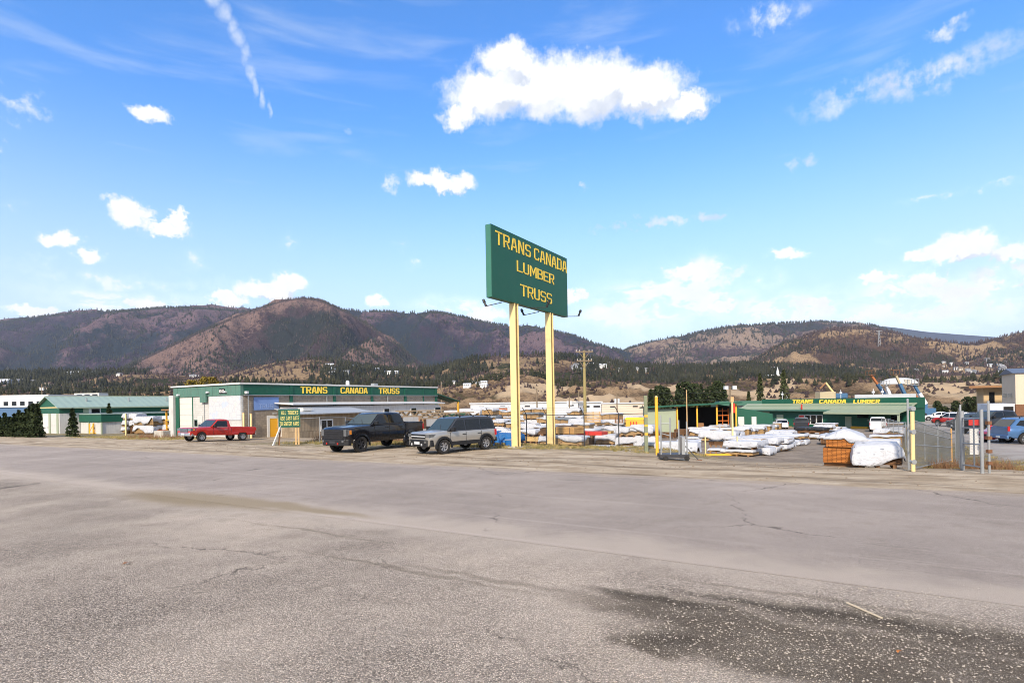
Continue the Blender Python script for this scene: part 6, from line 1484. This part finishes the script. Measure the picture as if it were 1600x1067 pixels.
# ------------------------------------------------------------------ trees near enough to tell apart
LEAFD = leafmat('dark_conifer_leaves', (.014,.024,.010), (.055,.070,.028), 2.5); LEAFM = leafmat('pine_leaves', (.025,.036,.014), (.085,.095,.04), 1.5); LEAFB = leafmat('olive_bush_leaves', (.11,.085,.015), (.26,.19,.04), 1.5)
BARK = pm('bark', (.09,.065,.045), .95, var=.3, vs=6)
def tree(name, label, loc, H, Rw, mat, N=1500, shape='cone', group=None, seed=0, leaf=.16, trunk=.04, cat='tree', z_lo=.06):
    r = np.random.default_rng(seed+100); o = thing(name, label, cat, loc, r.uniform(0, 6.28), group)
    mb = MB(); mb.cyl((0,0,-.2), (0,0,H*.9), H*trunk*.5, H*trunk*.12, 7)
    for k in range(7):
        a = k*2.4; z = H*(.2+.1*k); L = Rw*(1-z/H)*1.0; mb.cyl((0,0,z), (L*math.cos(a), L*math.sin(a), z+L*.1), H*trunk*.12, H*trunk*.04, 4)
    mb.build('trunk', BARK, o)
    h = r.random(N)**.85*(1-z_lo)+z_lo; a = r.random(N)*6.283
    lob = .72+.28*np.sin(a*3+h*9+seed)+.25*(r.random(N)-.5)
    if shape == 'cone': rad = Rw*(1-h)**.85*lob; lay = np.floor(h*H/.45)*.45/H; h = lay+(h-lay)*.6; 
    elif shape == 'column': rad = Rw*np.minimum(1, (1-h)*2.6)*np.minimum(1, .55+h*2)*lob
    else: rad = Rw*np.sqrt(np.clip(1-((h-.52)/.5)**2, 0, 1))*lob
    rad = rad*(.55+.45*r.random(N)**.5)
    C_ = np.stack([rad*np.cos(a), rad*np.sin(a), h*H-(rad*.18 if shape == 'cone' else 0)], -1)
    d1 = r.normal(size=(N,3)); d1 /= np.linalg.norm(d1, axis=1)[:,None]; d2 = np.cross(d1, r.normal(size=(N,3))); d2 /= np.linalg.norm(d2, axis=1)[:,None]
    s_ = leaf*(.6+.8*r.random(N))[:,None]
    V = np.stack([C_-d1*s_, C_+d1*s_, C_+d2*s_*1.1], 1).reshape(-1, 3)
    mesh_np('crown', V, np.arange(N*3).reshape(-1, 3), mat, parent=o)
    return o
# dark conifer row at the left edge
tops = [(-14,640),(-2,646),(7,641),(15,647),(22,643),(29,638),(35,640),(41,634),(46,631),(52,626),(58,626)]
for k, (px, py) in enumerate(tops):
    Y = 62-k*.35; b_ = AT(px, Y); tree('conifer', 'dark narrow conifer at the left edge, %s from the left' % ORD[k], b_, AT(px, Y, py).z-b_.z-.25, .78, LEAFD, 1500, 'cone', 'dark conifers at the left edge', k, .16, z_lo=.01)
for (px, py, Y, lab, w) in ((113, 637, 61, 'dark pointed conifer beside the flat roofed annex corner', .75), (170, 631, 71, 'small dark conifer rising behind the annex roof', .9)):
    b_ = AT(px, Y); tree('conifer', lab, b_, AT(px, Y, py).z-b_.z, w, LEAFD, 1400, 'cone', None, int(px), .15, z_lo=.01)
# big dark trees behind the open shed, spruces by the store, little row below the tan bench
for k, (px, py, w, Y) in enumerate(((1017,609,1.9,150),(1030,603,2.6,150),(1040,607,2.2,152),(1060,600,2.6,160),(1072,597,3.0,158),(1082,600,2.6,160),(1096,601,2.4,165),(1110,604,2.6,165),(1122,596,2.4,168),(1131,600,2.3,168))):
    b_ = AT(px, Y); tree('pine_tree', 'big dark pine behind the open shed, %s from the left' % ORD[k], b_, AT(px, Y, py).z-b_.z, w*1.15, LEAFD, 1100, 'round' if k % 3 else 'cone', 'pines behind the open shed', 30+k, .42, z_lo=.02)
for k, (px, py, w, Y, lab) in enumerate(((1188,584,2.0,135,'tall ragged spruce left of the bare track'), (1225,578,2.4,130,'tallest ragged spruce standing before the bare track'), (1170,612,1.1,130,'small spruce between the shed and the store'))):
    b_ = AT(px, Y); tree('spruce_tree', lab, b_, AT(px, Y, py).z-b_.z, w, LEAFM, 1000, 'cone', 'spruces by the lumber store', 50+k, .30)
for k, (px, Y) in enumerate(((1465,150),(1475,152),(1493,150),(1502,150),(1512,140),(1523,138),(1533,138))):
    b_ = AT(px, Y); tree('young_pine', 'small round pine below the tan bench, %s from the left' % ORD[k], b_, 3.4+.9*(k > 3)-1.5*(k in (1,3)), 1.2+.3*(k > 3), LEAFD, 700, 'round', 'small pines below the tan bench', 60+k, .26, z_lo=.02)
b_ = AT(325, 78); tree('willow_bush', 'broad olive yellow bush rising behind the workshop roof', b_, AT(325, 78, 589).z-b_.z, 2.6, LEAFB, 3000, 'round', None, 70, .16)
b_ = AT(300, 80); tree('willow_bush', 'smaller olive yellow bush left behind the workshop roof', b_, AT(300, 80, 594).z-b_.z, 1.6, LEAFB, 1500, 'round', None, 71, .16)

# ------------------------------------------------------------------ boom lifts behind the lumber store
M['lift_blue'] = pm('lift_blue_paint', (.05,.13,.24), .6, dirt=.3); M['lift_orange'] = pm('lift_orange_paint', (.38,.13,.04), .6, dirt=.3); M['lift_cream'] = pm('lift_cream_paint', (.45,.38,.24), .6, dirt=.3)
def lift(label, px0, py0, px1, py1, Y, mat, mat2, basket=True):
    a, b_ = AT(px0, Y, py0), AT(px1, Y, py1); g = AT(px0, Y); o = thing('boom_lift', label, 'boom lift', g, 0, 'boom lifts behind the lumber store'); A, B = a-g, b_-g
    mid = A.lerp(B, .55)
    MB().box(A.x-1.4, A.x+1.4, -1.0, 1.0, .5, 1.9).build('chassis', mat2, o, bevel=.1)
    for x in (-1, 1):
        for y in (-1, 1): MB().cyl((A.x+x, y*.8, .5), (A.x+x, y*1.2, .5), .5, n=14).build('wheel', M['tyre'], o)
    MB().bar((A.x, 0, 1.9), tuple(A), .5).build('turret', mat2, o)
    MB().bar(tuple(A), tuple(mid), .62).build('lower_boom', mat, o); MB().bar(tuple(mid), tuple(B), .42).build('upper_boom', mat2 if mat2 is not mat else mat, o)
    if basket:
        q = MB(); x, z = B.x, B.z
        q.box(x-.9, x+.6, -.6, .6, z-.1, z+.0)
        for xx in (x-.9, x+.52):
            for yy in (-.6, .52): q.box(xx, xx+.08, yy, yy+.08, z+.001, z+1.0)
        q.box(x-.9, x+.6, -.6, -.52, z+1.001, z+1.1); q.box(x-.9, x+.6, .52, .6, z+1.001, z+1.1); q.box(x-.9, x-.82, -.519, .519, z+1.001, z+1.1); q.build('basket', M['steel'] if mat is M['white_metal'] else M['rust'], o)
lift('blue and orange boom lift raised left above the lumber store', 1383, 617, 1361, 586, 130, M['lift_blue'], M['lift_orange'])
lift('short white boom lift between the two blue booms', 1390, 617, 1384, 602, 128, M['white_metal'], M['white_metal'])
lift('blue and yellow boom lift leaning left before the white dome', 1414, 617, 1399, 585, 132, M['lift_blue'], M['lift_cream'])
lift('long white and blue boom lift standing right of the store', 1446, 631, 1428, 601, 112, M['white_metal'], M['lift_blue'])
lift('orange folded boom lift machine right behind the store corner', 1440, 632, 1432, 618, 118, M['lift_orange'], M['lift_orange'], False)
o = thing('excavator', 'cream and blue digger parked behind the lumber store parapet', 'excavator', AT(1292, 135), 0); z_ = AT(1292,135,616).z-o.location.z
MB().box(-2.2, 1.5, -1.2, 1.2, 0, z_+.6).build('cab', M['lift_cream'], o, bevel=.1); MB().box(1.6, 4.4, -1.2, 1.2, z_-1, z_+.2).build('engine_cover', M['lift_blue'], o, bevel=.2)
MB().bar((1.6,0,z_+.4), (-.2,0,z_+2.8), .35).build('boom', M['cream'], o); MB().bar((-.2,0,z_+2.8), (-1.6,0,z_+1.4), .28).build('arm', M['wood_brown'], o)

# ------------------------------------------------------------------ houses on the hillsides
def onhill(px, py, names=('gravel_benches', 'foothills', 'central_mountain', 'right_hill', 'right_mountain', 'left_mountain')):
    d = direction(px, py)
    for nm in names:
        xs, us, X, Y, Z = HILLS[nm]
        if not xs[0] <= px <= xs[-1]: continue
        f = (px-xs[0])/(xs[1]-xs[0]); i = int(f); f -= i; i2 = min(i+1, len(xs)-1); y = Y[i]*(1-f)+Y[i2]*f; z = Z[i]*(1-f)+Z[i2]*f; n_ = np.sum(us <= 1)
        ray = CZ+d.z*y[:n_]; hit = np.flatnonzero(z[:n_] >= ray)
        if len(hit) and hit[0] > 0:
            j = hit[0]; a0, a1 = ray[j-1]-z[j-1], z[j]-ray[j]; t = a0/(a0+a1+1e-9); yy = y[j-1]+(y[j]-y[j-1])*t
            return Vector((d.x*yy, yy, CZ+d.z*yy))
    return None
HM = [pm('house_white', (.60,.60,.58), .7, var=.05), pm('house_cream', (.48,.42,.33), .7, var=.05), pm('house_grey', (.33,.34,.35), .7, var=.05)]; HR = [pm('house_roof_grey', (.20,.20,.21), .8), pm('house_roof_brown', (.17,.12,.09), .8), pm('house_roof_white', (.50,.51,.53), .6)]
def house_proto(w, d, h, mw, mr):
    o = bpy.data.objects.new('hill_house', None)
    MB().box(-w/2, w/2, -d/2, d/2, -6, h).build('wall', mw, o)
    MB().poly([(-w/2-.4, -d/2-.4, h), (-w/2-.4, d/2+.4, h), (-w/2-.4, 0, h+d*.28)], (w+.8, 0, 0)).build('roof', mr, o)
    for k in range(int(w//4)): MB().box(-w/2+1.2+k*4, -w/2+3.2+k*4, -d/2-.06, -d/2-.01, h-2.2, h-.8).build('window', M['glass'], o)
    return o
PROT = [house_proto(12, 9, 4.5, HM[0], HR[0]), house_proto(15, 9, 6, HM[0], HR[2]), house_proto(11, 8, 4, HM[1], HR[1]), house_proto(13, 10, 6, HM[2], HR[0])]
for o in PROT: COL.objects.link(o)
used_p = set()
def houses(desc, n, x0, x1, y0, y1, group, seed, sc=1.0, mixw=(0,1,2,3)):
    rd = random.Random(seed); k = 0; xs_ = sorted(rd.uniform(x0, x1) for _ in range(n))
    for px in xs_:
        p = onhill(px, rd.uniform(y0, y1))
        if p is None or k >= 28: continue
        i = mixw[rd.randrange(len(mixw))]; pr_ = PROT[i]
        o = pr_ if i not in used_p else copy_tree(pr_); used_p.add(i)
        if o is not pr_: o.name = 'hill_house'
        o.location = p; o.rotation_euler = (0, 0, rd.uniform(-.6, .6)); f = sc*rd.uniform(.8, 1.2)*min(1.0, max(.42, p.y/1150)); o.scale = (f, f, f)
        tag(o, '%s, %s from the left' % (desc, ORD[k]), 'house', group); k += 1
houses('small white house above the block workshop', 26, 515, 705, 574, 586, 'hillside houses above the block workshop', 1, 1.0, (0,1,1,3))
houses('white house on the low knoll left of the billboard', 9, 684, 760, 596, 606, 'houses on the knoll left of the billboard', 2, .9, (0,1))
houses('small house between the billboard and right mountain', 28, 895, 1050, 566, 581, 'houses in the gap between the mountains', 3, .9)
houses('small white house below the long left mountain', 14, 95, 195, 580, 588, 'houses below the left mountain', 4, 1.1, (0,1))
houses('small white house behind the workshop corner', 4, 280, 312, 587, 590, 'houses behind the workshop corner', 5, .9, (0,1))
houses('pale house on the right hillside', 26, 1430, 1600, 562, 586, 'houses on the right hillside', 6, 1.0)
houses('brown house on the middle right slope', 12, 1150, 1330, 566, 590, 'houses on the middle right slope', 7, .9, (2,3))
houses('pale building at the far left foot of the hills', 10, -10, 75, 598, 612, 'buildings at the left foot of the hills', 8, 1.3, (0,1,2))
for o in PROT:
    if 'label' not in o: tag(o, 'white house on the hillside', 'house')
p = onhill(1212, 591) or AT(1212, 700, 591); o = thing('church', 'small white church with a pointed steeple above the bare track', 'church', p)
MB().box(-9, 3, -4, 4, -4, 4).build('nave', HM[0], o); MB().box(-1.2, 1.2, -5.2, -4.01, -4, 6).build('tower', HM[0], o); MB().add([(-1.3,-5.3,6),(1.3,-5.3,6),(1.3,-3.9,6),(-1.3,-3.9,6),(0,-4.6,12)], [(0,1,4),(1,2,4),(2,3,4),(3,0,4),(3,2,1,0)]).build('steeple', HM[0], o)
p = onhill(1374, 541) or AT(1374, 2200, 541); o = thing('lattice_tower', 'grey lattice power tower on the brown right hill', 'tower', p); k_ = p.y/880
for s_ in (-1, 1): MB().bar((s_*2.2*k_, 0, -3), (s_*.4*k_, 0, 25*k_), .55*k_).build('leg', M['steel'], o)
for z, w in ((24, 5), (20, 4.4)): MB().bar((-w*k_, 0, z*k_), (w*k_, 0, z*k_), .6*k_).build('crossarm', M['steel'], o)
for j in range(4): MB().bar((-(2.1-.4*j)*k_, 0, 5*j*k_), ((1.7-.4*j)*k_, 0, 5*(j+1)*k_), .4*k_).build('brace', M['steel'], o)
# white flats seen above the mint roof
o = thing('white_block', 'white two storey block with dark bays above the mint roof', 'building', AT(116, 260), 0); zb_ = AT(116,260,620).z-o.location.z; zt_ = AT(116,260,614.5).z-o.location.z
MB().box(0, 11.5, 0, 6, -1, zt_).build('wall', HM[0], o)
for k in range(3): MB().box(1.2+k*3.6, 3.6+k*3.6, -.06, -.002, zt_-1.8, zt_-.5).build('window', M['glass'], o)

# ------------------------------------------------------------------ loose things on the ground
def stones(name, n, region, smin, smax, mat, label, cat, dz):
    vs, fs = [], []; r = np.random.default_rng(5); base = np.array([(1,0,0),(-1,0,0),(0,1,0),(0,-1,0),(0,0,1),(0,0,-1)], float); tri = np.array([(0,2,4),(2,1,4),(1,3,4),(3,0,4),(2,0,5),(1,2,5),(3,1,5),(0,3,5)])
    for k in range(n):
        x, y = region(r); s_ = smin+(smax-smin)*r.random()**5
        b_ = base*(s_*np.array([1, .8, .6]))*(1+.5*(r.random((6,1))-.5)); a = r.random()*6.28; ca, sa = math.cos(a), math.sin(a)
        b_ = b_ @ np.array([[ca,sa,0],[-sa,ca,0],[0,0,1]]); vs.append(b_+np.array([x, y, float(zst(*to_st(x, y)))+dz+s_*.25])); fs.append(tri+6*k)
    return tag(mesh_np(name, np.concatenate(vs), np.concatenate(fs), mat), label, cat, kind='stuff')
def reg_patch(r):
    while True:
        px = r.uniform(900, 1640); py = r.uniform(915, 1085)
        cx = (px-1220)/380; cy = (py-(990+.03*(px-1200)))/70
        w = math.exp(-(cx*cx+cy*cy)*.8)
        if r.random() < w: 
            d = direction(px, py); k = -(CZ-.0)/d.z; return d.x*k, k
GRAV = pm('pale_gravel', (.40,.35,.29), .9, var=.6, vs=14)
stones('gravel', 12000, reg_patch, .0018, .015, GRAV, 'pale loose gravel scattered over the dark patch at lower right', 'gravel', .012)
def reg_all(r):
    s_, t_ = r.uniform(-30, 16), r.uniform(2.5, 9); x, y = st(s_, t_); return x, y
stones('loose_chips', 2600, reg_all, .003, .010, GRAV, 'small loose stone chips on the old asphalt', 'gravel', .012)
def reg_sh(r):
    s_, t_ = r.uniform(-45, 14), r.uniform(17.2, 26); x, y = st(s_, t_); return x, y
stones('shoulder_stones', 3500, reg_sh, .01, .05, pm('brown_stone', (.26,.20,.14), .95, var=.5, vs=9), 'brown stones on the dirt shoulder', 'stones', .0)
# grass and weeds
def tufts(name, pts, h, mat, label, blades=9, spread=.12):
    r = np.random.default_rng(9); V = []; n = 0
    for (x, y, hs) in pts:
        z = zat(x, y)
        for b_ in range(blades):
            a = r.random()*6.28; rr = spread*r.random(); x0, y0 = x+rr*math.cos(a), y+rr*math.sin(a); hh = h*hs*(.5+r.random()); w = .008+.01*r.random(); dx, dy = (r.random(2)-.5)*hh*.9
            V += [(x0-w, y0, z-.01), (x0+w, y0, z-.01), (x0+dx, y0+dy, z+hh)]
    V = np.array(V); return tag(mesh_np(name, V, np.arange(len(V)).reshape(-1, 3), mat), label, 'grass', kind='stuff')
GRASS = leafmat('dry_grass', (.10,.10,.03), (.36,.27,.12), 3.0)
r9 = np.random.default_rng(4); pts = []
for k in range(2600):
    t_ = r9.uniform(25, 30.5); s_ = r9.uniform(-27, -6.5) if r9.random() < .7 else r9.uniform(1.9, 5.5)
    if s_ > 0: t_ = 25.6+30*r9.random()**1.8
    if fbm(s_*.6, t_*.6, 3) > .42: pts.append((*st(s_, t_), 1))
for k in range(700):
    s_, t_ = r9.uniform(-70, -50), r9.uniform(25, 29); pts.append((*st(s_, t_), 1))
for k in range(260):
    s_, t_ = r9.uniform(-35, -24), r9.uniform(24.5, 28); pts.append((*st(s_, t_), 1.5))
tufts('grass', pts, .10, GRASS, 'dry green and straw grass on the fence bank and verges')
WEED = pm('dry_weeds', (.17,.09,.045), .95, var=.4, vs=6)
pts = [(*st(r9.uniform(-34,-26), r9.uniform(26.5, 28.5)), r9.uniform(.5, 1.6)) for _ in range(160)]+[(*st(r9.uniform(2.0,4.4), r9.uniform(25.4, 27)), r9.uniform(.4, .9)) for _ in range(120)]+[(*st(r9.uniform(-62,-54), r9.uniform(26, 29)), r9.uniform(.5, 1.2)) for _ in range(80)]
tufts('weeds', pts, .45, WEED, 'dry brown weeds at the foot of the fences and gate', 7, .3)
p = G(1323, 945); q = G(1378, 969); d_ = q-p; o = MB().bar((0,0,0), (d_.x,d_.y,0), .022, .012).build('wood_lath', pm('pale_lath', (.55,.46,.32), .8)); o.location = (p.x, p.y, p.z+.03); tag(o, 'pale broken wood lath lying by the gravel patch', 'wood')
p = G(1403, 1025); mb = MB(); mb.add([(0,0,0),(.02,.01,.012),(.045,.0,.02),(.05,.025,.01),(.025,.035,.015),(.0,.025,.012)], [(0,1,5),(1,4,5),(1,2,3,4)]); o = mb.build('dead_leaf', pm('orange_leaf', (.42,.15,.035), .8)); o.location = (p.x, p.y, p.z+.03); tag(o, 'small orange dead leaf on the dark gravel', 'leaf')
p = G(190, 884); mb = MB(); mb.add([(0,0,0),(.10,.01,.03),(.16,.05,.02),(.08,.07,.0),(.01,.05,.03)], [(0,1,2,3,4)]); o = mb.build('dead_leaf', M['rust']); o.location = (p.x, p.y, p.z+.02); tag(o, 'brown dead leaf on the pale asphalt at left', 'leaf')
# ------------------------------------------------------------------ air between the road and the mountains
hz_m = bpy.data.materials.new('haze'); hz_m.use_nodes = True; hn = hz_m.node_tree; hn.nodes.clear()
pv = hn.nodes.new('ShaderNodeVolumePrincipled'); ho = hn.nodes.new('ShaderNodeOutputMaterial'); hn.links.new(pv.outputs[0], ho.inputs['Volume'])
pv.inputs['Color'].default_value = (.66, .76, .97, 1); pv.inputs['Density'].default_value = .000035; pv.inputs['Anisotropy'].default_value = 0
o = MB().box(-11500, 11500, -6500, 9300, -60, 1250).build('haze', hz_m); o['kind'] = 'stuff'; o['label'] = 'thin bluish air over the valley'
